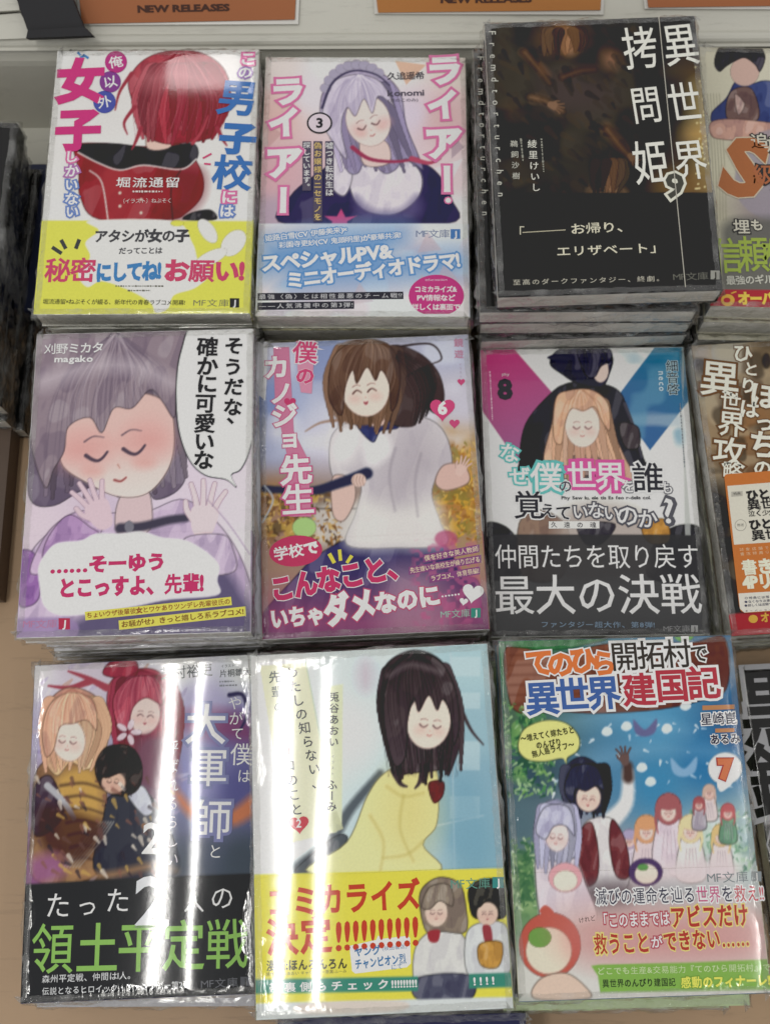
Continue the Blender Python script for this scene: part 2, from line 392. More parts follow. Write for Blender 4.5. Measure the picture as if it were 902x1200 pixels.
    def strands(s, pts_a, pts_b, n, col, w=3, a=0.35, jit=6, seed=1, locks=0):
        """fine strokes blended between two guide curves; locks: pointed strands of hair with an inked edge first"""
        clip = s.last; A = np.array(pts_a, float); B = np.array(pts_b, float); r = random.Random(seed + 100)
        order = list(range(locks)); r.shuffle(order)
        for i in order:
            t = (i + .5) / locks
            P = A * (1 - t) + B * t + np.array([[r.uniform(-jit, jit) * (.3 if q < len(A) - 1 else 2.2), r.uniform(-jit, jit) * (.3 if q < len(A) - 1 else 2.5)] for q in range(len(A))])
            m_ = s.m(*P[len(P) // 2]); yi = min(max(int(m_[1] / STEP), 0), s.ny - 1); xi = min(max(int(m_[0] / STEP), 0), s.nx - 1)
            base = np.array(s.base_hair if s.base_hair is not None else s.I[yi, xi]); f = r.uniform(.86, 1.1)
            wd = np.linalg.norm(A[len(A) // 2] - B[len(A) // 2]) / locks * 2.4
            pts = [tuple(p) for p in P[1:]]
            s.line(pts, tuple(base * .45), wd * 1.0 + 2.2, 2.2, .25, .8); s.line(pts, tuple(np.clip(base * f, 0, 255)), wd, .8, .25, 1)
        if locks:
            for i in range(n):
                t = (i + r.random()) / n; P = A * (1 - t) + B * t
                s.line([tuple(p) for p in P], col, w * .6, w * 0.2, 0.3, a * .6)
            return
        r = random.Random(seed)
        for i in range(n):
            t = (i + r.random()) / n
            P = A * (1 - t) + B * t + np.array([[r.uniform(-jit, jit), r.uniform(-jit, jit)] for _ in A])
            s.line([tuple(p) for p in P], col, w * r.uniform(.4, 1.0), w * 0.2, 0.3, a * r.uniform(.5, 1), clip)
    base_hair = None
    def dabs(s, x0, y0, x1, y1, cols, n, size, seed=0, a=.85, ang=None):
        """leaf or petal shaped touches"""
        r = random.Random(seed)
        for i in range(n):
            x, y = r.uniform(x0, x1), r.uniform(y0, y1); t = ang + r.uniform(-.5, .5) if ang is not None else r.uniform(0, PI); d = size * r.uniform(.5, 1.2)
            s.line([(x, y), (x + d * math.cos(t), y + d * math.sin(t))], r.choice(cols), d * .55, d * .1, .25, a)
    def hand(s, x, y, k, ang, skin='e4c4bc', ink='8c6468', spread=.22):
        ca, sa = math.cos(ang), math.sin(ang); T = lambda u, v: (x + k * (u * ca - v * sa), y + k * (u * sa + v * ca))
        F = [(-.36, -1.25, -spread * 1.5), (-.12, -1.45, -spread * .5), (.12, -1.38, spread * .5), (.34, -1.12, spread * 1.6)]
        for u, v, sp in F:
            q = [T(u * .9, -.3), T(u + sp * .4, v * .65), T(u + sp, v)]
            s.line(q, ink, k * .27, k * .2, .25, .9); s.line(q, skin, k * .22, k * .15, .25)
        q = [T(-.4, .15), T(-.72, -.2), T(-.82, -.55)]; s.line(q, ink, k * .3, k * .2, .25, .9); s.line(q, skin, k * .25, k * .15, .25)
        s.poly([T(-.48, -.4), T(.48, -.4), T(.45, .3), T(.25, .75), T(-.25, .75), T(-.5, .3)], skin, .8, art=False)
    def mottle(s, amp=10, sc=0.12, seed=0):
        n = vnoise(s.X * sc + seed * 7.3, s.Y * sc + seed) + 0.5 * vnoise(s.X * sc * 2.7 + seed, s.Y * sc * 2.7) - 0.75
        s.I += (n * amp * 2)[..., None]
    def patches(s, cols, sc=0.2, thr=0.62, seed=0, soft=0.06, region=None, a=1.0):
        for i, c in enumerate(cols):
            n = vnoise(s.X * sc + seed * 3.1 + i * 17.7, s.Y * sc + i * 5.3 + seed)
            al = np.clip((n - thr) / soft, 0, 1) * a
            if region is not None: al = al * region
            s._mix(al, c)
    def box(s, x0, y0, x1, y1, soft=2):
        """soft-edged region mask in crop coordinates"""
        p = s.m(x0, y0); q = s.m(x1, y1)
        return np.clip((s.X - p[0]) / soft, 0, 1) * np.clip((q[0] - s.X) / soft, 0, 1) * np.clip((s.Y - p[1]) / soft, 0, 1) * np.clip((q[1] - s.Y) / soft, 0, 1)
    # ---- lettering
    def use(s, part): s.cur = part
    def ink(s):
        return s.parts.setdefault(s.cur, Ink())
    def put(s, ch, x, y, size, col, w=0.0, out=(), rot=0.0, sx=1.0, sy=1.0, vert=False):
        if ch in ' 　': return
        p = s.m(x, y); k = s.scale(x, y) * size
        e = s.m(x + 20 * math.cos(rot), y + 20 * math.sin(rot)) - p; ang = math.atan2(-e[1], e[0])
        if vert and ch in 'ー―…~〜(){}[]「」『』-=!?':
            if ch not in '!?': ang -= PI / 2
        if vert and ord(ch) < 128 and ch.isalpha(): ang -= PI / 2
        if 0x4e00 <= ord(ch) <= 0x9fff:
            w = min(w, .03) if ch in '女子大平土男決定先' else w * .45
            if ch in '女子': w = .055
        layers = [(b, c) for b, c in sorted(out, key=lambda t: -t[0])] + [(w, col)]
        dx = dy = 0.0
        if vert and ch in '、。': dx, dy = 0.55, 0.55
        if vert and ch in 'っゃゅょィァッ': dx, dy = 0.08, 0.08
        for i, (b, c) in enumerate(layers):
            co, fs, _ = glyph(ch, round(b, 3))
            q = co.copy(); zm = q[:, 2].max() or 1.0; q[:, 2] *= (0.025 / zm)
            q[:, 0] = (q[:, 0] + dx) * sx; q[:, 1] = (q[:, 1] + dy) * sy
            ca, sa = math.cos(ang), math.sin(ang)
            P = np.c_[(q[:, 0] * ca - q[:, 1] * sa) * k + p[0], (q[:, 0] * sa + q[:, 1] * ca) * k - p[1], q[:, 2]]
            V = np.c_[P[:, 0] / 1000 - BW / 2, P[:, 1] / 1000 + BH / 2, P[:, 2] / 1000 + s.z + i * 0.00004]
            s.ink().add(V, fs, albedo(hexc(c), s.gain))
    def tiny(s, x0, y0, x1, y1, h, col, seed=0):
        """a line of print too small to read"""
        r = random.Random(seed); d = math.hypot(x1 - x0, y1 - y0); t = 0
        while t < d:
            w_ = h * r.uniform(.5, 1.4); u = min(t + w_, d)
            f0, f1 = t / d, u / d; s.bar(x0 + (x1 - x0) * f0, y0 + (y1 - y0) * f0, x0 + (x1 - x0) * f1, y0 + (y1 - y0) * f1, h * r.uniform(.35, .8), col, .00002)
            t = u + h * r.uniform(.25, .5)
    def H(s, text, x0, y0, x1, y1, size, col, w=0.0, out=(), sy=1.0, cols=None):
        ws = [glyph(c, 0)[2] if c != ' ' else 0.35 for c in text]; tot = sum(ws); t = 0
        L_ = math.hypot(x1 - x0, y1 - y0); rot = math.atan2(y1 - y0, x1 - x0)
        sx = min(1.25, max(0.55, L_ / tot / size))
        for i, (c, wd) in enumerate(zip(text, ws)):
            f = (t + wd / 2) / tot; t += wd
            s.put(c, x0 + (x1 - x0) * f, y0 + (y1 - y0) * f, size, cols[i] if cols else col, w, out, rot, sx=sx, sy=sy)
    def V(s, text, x0, y0, x1, y1, size, col, w=0.0, out=(), sx=1.0, cols=None):
        n = len(text)
        for i, c in enumerate(text):
            f = (i + 0.5) / n
            s.put(c, x0 + (x1 - x0) * f, y0 + (y1 - y0) * f, size, cols[i] if cols else col, w, out, 0, sx=sx, vert=True)
    def shape(s, pts, col, z=0.0, smooth=False):
        """a crisp flat printed patch"""
        P = s.mm(catmull(pts, 5) if smooth else pts)
        n = len(P); V = np.c_[P[:, 0] / 1000 - BW / 2, BH / 2 - P[:, 1] / 1000, np.full(n, s.z - 0.00003 + z)]
        import mathutils
        tri = mathutils.geometry.tessellate_polygon([[Vector(v) for v in V]])
        out = []
        for a, b, c in tri:
            u = V[b] - V[a]; w_ = V[c] - V[a]
            out.append((a, b, c) if u[0] * w_[1] - u[1] * w_[0] > 0 else (a, c, b))
        s.ink().add(V, out, albedo(hexc(col), s.gain))
    def disc(s, x, y, rx, ry, col, z=0.0, n=28, ang=0):
        ca, sa = math.cos(ang), math.sin(ang)
        s.shape([(x + rx * math.cos(u) * ca - ry * math.sin(u) * sa, y + rx * math.cos(u) * sa + ry * math.sin(u) * ca) for u in np.linspace(0, 2 * PI, n, endpoint=False)], col, z)
    def bar(s, x0, y0, x1, y1, w, col, z=0.0):
        d = math.hypot(x1 - x0, y1 - y0); nx_, ny_ = -(y1 - y0) / d * w / 2, (x1 - x0) / d * w / 2
        s.shape([(x0 + nx_, y0 + ny_), (x1 + nx_, y1 + ny_), (x1 - nx_, y1 - ny_), (x0 - nx_, y0 - ny_)], col, z)
    def ring(s, x, y, r, w, col, z=0.0):
        s.disc(x, y, r, r, col, z)
    def heart(s, x, y, r, col, z=0.0, rot=0.0):
        pts = []
        for t in np.linspace(0, 2 * PI, 26, endpoint=False):
            hx = 16 * math.sin(t) ** 3 / 17; hy = -(13 * math.cos(t) - 5 * math.cos(2 * t) - 2 * math.cos(3 * t) - math.cos(4 * t)) / 17
            pts.append((x + r * (hx * math.cos(rot) - hy * math.sin(rot)), y + r * (hx * math.sin(rot) + hy * math.cos(rot))))
        s.shape(pts, col, z)
    def mf(s, x0, y0, x1, y1, size, col, jx, jy, js, jcol, tcol='e8e8e0'):
        s.use('imprint_mark')
        s.H('MF文庫', x0, y0, x1, y1, size, col, 0.0)
        h = js / 2
        s.shape([(jx - h, jy - h), (jx + h, jy - h), (jx + h, jy + h), (jx - h, jy + h)], jcol, 0.00002)
        s.put('J', jx, jy, js * 0.9, tcol, 0.03)

# ------------------------------------------------------------------ the covers (generic colour stand-ins for the printed art)
def head(c, x, y, rx, ry, skin, shade, ang=0.0):
    """a plain featureless head, lit from one side"""
    c.ell(x, y, rx, ry, skin, 1.0, 1, ang)
    c.ell(x - rx * .35, y + ry * .25, rx * .45, ry * .35, shade, 4.0, .45, ang)
    c.ell(x + rx * .4, y + ry * .2, rx * .35, ry * .3, shade, 4.0, .35, ang)

def calm_face(c, x, y, s_, ang=0.0, ink='5c4448', style=0):
    """a plain printed face with closed eyes, as on any stock drawing"""
    ca, sa = math.cos(ang), math.sin(ang)
    T = lambda u, v: (x + s_ * (u * ca - v * sa), y + s_ * (u * sa + v * ca))
    d = (.12, -.12)[style % 2]
    for e in (-1, 1):
        q = [T(e * .42 - .24, .02 - d * .3), T(e * .42 - .12, .02 + d * .6), T(e * .42, .02 + d), T(e * .42 + .12, .02 + d * .6), T(e * .42 + .24, .02 - d * .3)]
        c.line(q, ink, s_ * .09, s_ * .05)
        c.line([T(e * .42 - .22, -.32), T(e * .42, -.40), T(e * .42 + .22, -.34)], ink, s_ * .045, s_ * .02, .3, .7)
        c.ell(*T(e * .58, .36), s_ * .22, s_ * .12, 'd89088', 3.0, .45)
    if style in (1, 3): c.poly([T(-.14, .58), T(0, .60), T(.14, .58), T(.07, .74), T(-.07, .74)], 'a8505a', .4, 1, art=False)
    else: c.line([T(-.13, .62), T(0, .67), T(.13, .61)], 'a85c5c', s_ * .06, s_ * .04)
    c.line([T(.0, .30), T(.03, .38)], 'c08c80', s_ * .04, s_ * .02, .3, .8)

def cover_school():                  # white cover, red haired pupil seen from behind, yellow band
    c = Cover([(69.5,58.5),(302.6,58.5),(293,367),(39,370.7)], (2.819,0,0))
    c.fill('dcdad8'); c.mottle(3, .05, 1)
    c.poly([(250,480),(330,468),(480,480),(600,470),(668,560),(672,640),(620,700),(560,722),(330,722),(268,650),(262,560)], 'a33038', 1.2)
    c.poly([(560,560),(668,560),(672,650),(600,722),(540,722),(590,640)], '7c222c', 4, .7)
    c.poly([(330,560),(420,540),(470,620),(430,722),(350,722)], 'b53c42', 5, .7)
    c.poly([(255,478),(380,470),(520,486),(640,470),(655,520),(600,552),(470,540),(400,556),(300,520)], '33313a', 1)
    c.line([(262,500),(330,535),(400,558),(480,542),(600,556),(652,522)], 'd8d0cc', 5)
    c.line([(300,560),(340,600),(360,722)], 'd8d0cc', 4); c.line([(600,560),(570,620),(575,722)], '5c1820', 5)
    c.poly([(610,722),(640,698),(700,690),(716,722)], '3a383e', 1)
    for i in range(6): c.ell(400 + i % 2 * 70, 590 + i * 22, 5, 5, 'd4c8b8', .4)
    c.poly([(500,400),(560,400),(570,480),(490,486)], 'e0bcae', 1.5)
    c.poly([(440,330),(430,260),(480,195),(570,165),(670,175),(740,225),(762,300),(745,380),(700,450),(620,468),(540,470),(470,430)], 'bd4552', 1.2, grad=((560,180),(600,470),'a8323f'))
    c.strands([(600,170),(500,230),(445,330),(450,450)], [(610,170),(700,230),(760,330),(730,455)], 40, '8e2634', 5, .6, 8, 3, 15)
    c.poly([(440,330),(430,260),(480,195),(570,165),(670,175),(740,225),(762,300),(745,380),(700,420),(620,430),(540,430),(470,400)], 'bd4552', 1.2, .0001); c.last = np.clip(c.last * 1e4, 0, 1)
    c.strands([(600,170),(520,220),(470,320),(490,440)], [(610,170),(680,220),(735,320),(690,450)], 26, '8e2634', 5, .5, 5, 3)
    c.strands([(590,170),(500,240),(455,330),(440,400)], [(620,170),(700,240),(755,330),(730,460)], 18, 'd8707a', 5, .45, 6, 4)
    c.poly([(480,240),(600,225),(720,262),(700,300),(590,262),(500,290)], 'e08a92', 6, .5)
    for p in ([(450,350),(415,400),(425,440)], [(470,420),(450,470),(440,490)], [(720,420),(740,460),(752,478)], [(440,240),(400,300),(385,360)]): c.line(p, 'a63a48', 14, 2)
    c.line([(640,470),(670,430),(690,380)], 'b84450', 12, 3)
    # paper band: yellow with a white splash
    s0 = c.m(490, 725)[1]; c.band_y = s0
    B = lambda *a, **k: c.poly(*a, **k)
    B([(100,727),(860,727),(850,1060),(90,1060)], 'd9d94a', .4, 1, True)
    B([(300,727),(330,760),(285,800),(300,850),(260,905),(290,950),(340,930),(430,960),(500,1000),(520,1035),(560,1020),(580,975),(650,950),(700,900),(660,860),(640,800),(575,727)], 'dedcd8', .5, art=False)
    c.ell(775, 800, 34, 50, 'dedcd8', .4, 1, .7); c.ell(700, 850, 22, 60, 'dedcd8', .4, 1, 1.1); c.ell(690,760,24,46,'dedcd8',.4,1,-.6); c.ell(590,735,22,10,'d9d94a',.4)
    c.poly([(560,750),(620,735),(650,800),(600,830)], 'd9d94a', .4, .0)
    pk = '#d63a80'; bl = '#3f74bf'
    halo = ((.16, 'dc6aa2'), ); haloB = ((.16, '6a86c8'),)
    c.use('title_lettering')
    c.put('こ', 817, 196, 50, 'f0e8ec', .03, halo); c.put('の', 808, 240, 44, 'f0e8ec', .03, ((.16, '9a78b8'),))
    c.put('男', 785, 322, 128, bl, .055, rot=.08, sx=.95); c.put('子', 785, 455, 112, bl, .055, rot=.06); c.put('校', 768, 568, 125, bl, .055, rot=.06)
    c.put('に', 757, 648, 48, 'f0e8ec', .03, halo); c.put('は', 750, 694, 46, 'f0e8ec', .03, haloB)
    c.put('女', 271, 265, 146, pk, .06, rot=-.04, sy=1.08); c.put('子', 262, 425, 140, pk, .06, rot=-.03, sy=1.08)
    for ch, x, y, w, o in zip('しかいない', (240,242,240,240,242), (515,562,608,655,698), (44,46,44,46,44), ('dc6aa2','b070b0','6a86c8','6a86c8','6a86c8')):
        c.put(ch, x, y, w, 'f0e8ec', .025, ((.15, o),))
    c.use('number_badge')
    for ch, x, y, r, col in (('俺', 388, 203, 36, 'c23a86'), ('以', 369, 268, 35, '8a4496'), ('外', 350, 334, 37, '4f58b0')):
        c.disc(x, y, r, r, col); c.put(ch, x, y, 44, 'f0ecee', .03, rot=-.2)
    c.use('title_lettering')
    for a in ((262,170,272,180), (270,190,284,180), (280,178,298,190)): c.bar(*a, 8, '4a86c8')
    for a in ((672,520,700,505), (676,538,698,540)): c.bar(*a, 6, 'd84878')
    c.use('author_name')
    c.H('堀流通留', 385, 600, 600, 600, 38, 'e8e4d8', .02); c.H('〔イラスト〕ねぶそく', 400, 662, 572, 660, 18, 'd8ccc8')
    c.tiny(442, 630, 540, 630, 9, 'd8ccc8', 3)
    c.use('band_lettering')
    c.H('アタシが女の子', 315, 780, 628, 776, 47, '4c4c50', .035); c.H('だってことは', 396, 828, 540, 826, 25, '55555a', .03)
    c.H('秘密', 150, 895, 320, 893, 88, 'd4486e', .05); c.H('にしてね!', 320, 902, 535, 893, 62, '4484c4', .06, sy=1.15); c.H('お願い!', 545, 893, 808, 893, 82, 'd4486e', .05)
    c.H('堀流通留×ねぶそくが綴る、新年代の青春ラブコメ開幕!', 142, 1000, 615, 1000, 20, '4c4c3c', .01)
    for a in ((174,817,206,838), (204,792,220,822), (265,790,253,822)): c.bar(*a, 13, '4a4c4e')
    c.tiny(385, 946, 545, 945, 7, '6c6c60', 1); c.tiny(425, 961, 500, 960, 7, '6c6c60', 2)
    c.mf(640, 1000, 762, 1000, 28, '7c7c60', 777, 999, 31, '3c3c3c')
    return c

def cover_maid():                    # lilac haired figure, pink title columns, blue band
    c = Cover([(310.7,66.7),(546,68.3),(550.7,371.7),(299.3,370.7)], (3.0,290,0))
    c.field([(100,230,'e4d0cc'),(300,230,'e6dfe0'),(520,230,'e8e0dc'),(740,230,'e8cfc4'),(90,400,'dcb4ae'),(700,420,'d9b2b4'),(90,620,'d8a8b0'),(740,620,'dfc8cc'),(560,400,'d8cadc'),(230,330,'e2d4dc'),(620,720,'e6dcde'),(90,760,'b8a0b4'),(740,760,'e4dcde')])
    for i, p in enumerate([((520,215),(630,230),(560,300)),((60,430),(120,470),(70,520)),((640,600),(760,560),(720,640)),((580,760),(650,690),(680,770)),((720,470),(765,520),(720,560))]): c.poly([*p], ('d8a07c','c89898','e8dce0','e6cfd2','a890a0')[i], .8, .7, True)
    c.poly([(150,690),(260,600),(330,560),(420,580),(560,560),(660,600),(720,700),(700,790),(140,790)], '3c3562', 1.5)
    c.poly([(360,600),(430,560),(560,565),(615,620),(600,700),(520,755),(420,745),(370,690)], 'dcd4de', 2)
    c.poly([(380,690),(440,740),(540,740),(600,690),(600,760),(400,770)], '5c5288', 3, .8)
    c.poly([(280,560),(340,540),(370,620),(340,690),(290,650)], 'd8d0dc', 2)
    c.poly([(260,430),(262,330),(320,262),(400,238),(480,262),(540,330),(560,440),(600,540),(620,600),(560,560),(520,600),(480,610),(420,560),(390,610),(350,600),(320,500)], 'b8aac8', 1.6, grad=((300,260),(560,560),'8c80ac'))
    c.strands([(390,262),(300,320),(280,420),(330,600)], [(400,262),(500,310),(550,430),(610,590)], 34, '8a7eaa', 5, .5, 7, 18, 13)
    c.poly([(400,480),(490,500),(500,575),(410,580)], 'e2c4be', 1.5)
    c.ell(425, 425, 78, 92, 'e9d2cc', 1.5, 1, -.35)
    c.ell(390, 455, 24, 16, 'dc9c9c', 3, .5); c.ell(485, 430, 20, 14, 'dc9c9c', 3, .5)
    c.poly([(262,420),(290,300),(380,262),(470,290),(520,380),(500,360),(460,340),(440,400),(410,350),(380,410),(350,380),(330,450),(350,560),(300,500)], 'cdc2d8', 1.2)
    c.strands([(390,262),(310,320),(290,420),(330,560)], [(400,262),(480,310),(540,430),(590,580)], 24, '9c90b8', 4, .5, 5, 8)
    c.strands([(390,262),(330,320),(310,420),(350,590)], [(400,262),(470,320),(520,440),(560,570)], 16, 'ece4ee', 5, .55, 5, 9)
    calm_face(c, 428, 440, 62, -.35)
    for i in range(9): a = 3.5 + i * .24; c.ell(385 + 118 * math.cos(a), 355 + 128 * math.sin(a), 20, 17, 'a8a0ba', .8)
    c.line([(262,380),(300,290),(370,250),(450,262),(500,300)], '4a4462', 9, 5)
    c.line([(370,520),(430,560),(520,570),(600,560)], 'a83c5c', 16, 8); c.line([(580,560),(640,575),(680,560)], 'c04a68', 20, 4)
    c.poly([(330,735),(345,765),(385,760),(350,780),(360,800),(325,790),(290,800),(300,780),(270,760),(315,762)], 'd04a84', .5, 1, True)
    y0 = c.m(400, 787)[1]; c.band_y = y0
    c.poly([(20,787),(800,787),(800,1130),(20,1130)], 'd6dbe2', .4, 1, True)
    reg = c.box(20, 787, 790, 1130)
    c.patches(['dccfd4','c8bccb','dfd8d8'], .09, .58, 5, .1, reg, .7)
    for pts in ([(50,860),(90,840),(300,810),(540,800),(560,850),(520,900),(740,890),(755,950),(600,985),(160,1010),(120,970),(45,960)],): c.poly(pts, '6a9bd4', 9, .95)
    for x, y in ((640,850),(620,1000),(400,1030),(700,960)): c.poly([(x-40,y+40),(x-5,y-35),(x+45,y+30)], 'c2aab4', .8, .5, True)
    c.use('title_lettering'); hl = ((.13, 'dc70a4'),)
    for ch, x, y, z, sx in (('ラ',140,322,112,1),('イ',128,432,118,.9),('ア',128,572,125,1),('ー',124,705,108,1),('ラ',693,250,118,1),('イ',688,372,118,.9),('ア',690,505,128,1),('ー',700,632,110,1)):
        c.put(ch, x, y, z, 'f2eef2', .05, hl, rot=-.05 if ch != 'ー' else 0, sx=sx, vert=True)
    c.put('・', 706, 708, 60, 'f2eef2', .05, hl)
    c.use('number_badge')
    c.disc(253, 434, 45, 38, '34303c'); c.disc(253, 434, 39, 32, 'd8c8d4', .00003); c.put('3', 253, 434, 50, '34303c', .04)
    c.use('subtitle_lettering')
    for x0, x1, ya, yb in ((273,303,498,692), (232,263,498,780), (193,223,498,672)): c.shape([(x0,ya),(x1,ya),(x1,yb),(x0,yb)], '5c5468')
    c.V('嘘つき転校生は', 288, 500, 288, 692, 27, 'f0ecf0', .015); c.V('偽お嬢様のニセモノを', 247, 500, 247, 778, 27, 'd8b868', .015); c.V('探しています。', 208, 500, 208, 670, 25, 'f0ecf0', .015)
    c.use('author_name')
    c.H('久追遥希', 492, 270, 622, 268, 31, '44404c', .015); c.H('konomi', 492, 330, 622, 328, 32, '5a5464', .02); c.H('(きのこのみ)', 494, 355, 600, 354, 15, '6c6474')
    c.use('band_lettering'); hb = ((.14, '5c92d0'),)
    c.H('姫路白雪(CV 伊藤美来)×', 62, 840, 350, 808, 26, 'eef2f4', .03, hb); c.H('彩園寺更紗(CV 鬼頭明里)が豪華共演!', 110, 864, 540, 828, 25, 'eef2f4', .03, hb)
    c.H('スペシャルPV&', 50, 928, 510, 884, 68, 'f4f6f6', .045, hb); c.H('ミニオーディオドラマ!', 138, 988, 745, 915, 66, 'f4f6f6', .045, hb)
    c.shape([(36,1031),(548,1026),(549,1052),(36,1057)], '3c3c44'); c.shape([(36,1064),(376,1059),(376,1086),(36,1090)], '3c3c44')
    c.H('最強〈偽〉とは相性最悪のチーム戦!?', 38, 1044, 545, 1039, 20, 'c8c8cc'); c.H('――人気沸騰中の第3弾!', 38, 1077, 372, 1072, 20, 'c8c8cc')
    c.shape([(664 + 97 * math.cos(t), min(1040 + 73 * math.sin(t), 1104)) for t in np.linspace(0, 2 * PI, 40, endpoint=False)], 'cc3c84')
    for t, x0, x1, y, s in (('コミカライズ&', 588, 736, 1018, 25), ('PV情報など', 597, 730, 1048, 25), ('詳しくは裏面で!', 578, 752, 1080, 25)): c.H(t, x0, y, x1, y, s, 'f2e8ee', .03)
    c.H('information', 625, 985, 702, 984, 12, 'f2c8dc')
    c.mf(592, 824, 712, 824, 34, '7884a8', 731, 825, 34, '4a7cc0')
    c.use('band_lettering')
    return c

def cover_dark():                    # near black painterly cover with pale column title
    c = Cover([(570,27),(813,18),(847,339),(582,351)], (2.492,540,0), .86)
    c.fill('33312c'); c.mottle(9, .06, 3)
    c.patches(['4a443c','3f3a36'], .07, .6, 3, .2, None, .7)
    c.ell(300, 105, 60, 40, '7a5238', 8, .9); c.ell(290, 90, 30, 18, '9c6840', 5, .9); c.ell(320,130,22,26,'b07c58',3,.8)
    c.ell(440, 165, 26, 34, '8c6048', 4, .9); c.ell(455,120,30,24,'2a2622',5,.9)
    c.line([(185,150),(230,190),(250,215)], '84583e', 16, 24, 2, .9); c.line([(215,285),(250,290),(290,320)], '9c7050', 24, 10, 2, .9); c.line([(300,220),(350,200),(390,195)], '5c4034', 22, 12, 3, .8)
    c.poly([(240,240),(330,200),(430,230),(440,300),(330,330),(250,300)], '4c4140', 8, .8); c.line([(425,370),(460,410),(500,460)], '80583c', 24, 12, 3, .85)
    c.ell(435, 505, 34, 42, '8a6248', 4, .9); c.poly([(380,560),(400,535),(440,530),(480,560)], '9c7050', 3, .85); c.poly([(390,470),(420,450),(470,455),(480,490),(430,480),(400,530)], '221f1c', 3)
    c.poly([(640,200),(720,190),(740,330),(740,560),(640,570),(600,520),(660,420),(690,300)], '6c5438', 12, .9)
    c.ell(715, 400, 26, 160, 'b09a5c', 7, .9, -.12); c.ell(690, 385, 30, 20, 'b08848', 6, .9); c.ell(640,540,60,26,'8c6434',9,.7); c.ell(150,320,22,24,'5c4838',5,.7)
    c.dabs(110, 70, 520, 560, ['3c3834','443c34','2a2622','34312d','403832','4c4034'], 200, 34, 11, .45, .8)
    for q, cl in (([(190,150),(232,200),(262,240)],'a07454'), ([(205,280),(250,292),(300,322)],'b08460'), ([(300,222),(350,204),(392,200)],'8c6450'), ([(428,372),(465,420),(505,462)],'a07454')): c.line(q, '241c18', 22, 12, 1, .6); c.line(q, cl, 13, 4, 1.2, .5)
    c.hand(272, 305, 22, 1.9, '80604a', '3c2c24'); c.hand(500, 455, 18, 2.4, '6c503c', '3c2c24')
    c.strands([(300,70),(250,90),(240,120),(250,160)], [(310,70),(360,90),(370,120),(360,150)], 16, '7c5838', 5, .6, 5, 3, 10)
    c.strands([(430,450),(390,470),(380,510),(385,550)], [(440,450),(480,470),(488,510),(470,560)], 12, '3c3430', 5, .6, 5, 4, 9)
    for i in range(60):
        r = random.Random(i); c.ell(700 + r.gauss(8, 12), r.uniform(180, 560), 3, 3, 'd8cc90', .5, .8)
    y0 = c.m(420, 563)[1]; c.band_y = y0
    c.poly([(80,563),(790,556),(800,900),(70,900)], '2b2b27', .6, 1, True)
    w = 'd0cfc4'
    c.use('title_lettering')
    for ch, x, y, z in (('異',638,128,118),('世',650,295,112),('界',668,462,112),('拷',523,138,118),('問',540,302,104),('姫',553,470,122)): c.put(ch, x, y, z, w, .008, rot=-.1, sy=1.18, sx=.82)
    c.use('number_badge'); c.put('9', 622, 538, 105, '4c4c46', .03, ((.10, 'c8c8b8'),), rot=.1)
    c.use('subtitle_lettering')
    c.V('Fremdtorturchen', 95, 78, 118, 585, 28, 'c0c0b4', 0)
    c.use('author_name'); c.V('綾里けいし', 208, 402, 220, 562, 27, 'c8c8bc', .01); c.V('鵜飼沙樹', 155, 402, 162, 528, 22, 'b8b8ac', .005)
    c.tiny(236, 402, 242, 500, 7, '8c8c80', 1); c.tiny(176, 402, 182, 470, 7, '8c8c80', 2)
    c.use('band_lettering')
    c.put('「', 164, 680, 40, 'c0bca4'); c.bar(178, 680, 305, 671, 2.4, 'b0aa90'); c.H('お帰り、', 318, 669, 500, 658, 36, 'c8c4ac', .012); c.H('エリザベート」', 276, 736, 596, 720, 34, 'c8c4ac', .012)
    c.H('至高のダークファンタジー、終劇。', 146, 830, 596, 812, 19, 'b4b0a0'); c.mf(618, 808, 722, 803, 26, '66665e', 741, 800, 26, '8c8c84', '3a3a36')
    return c

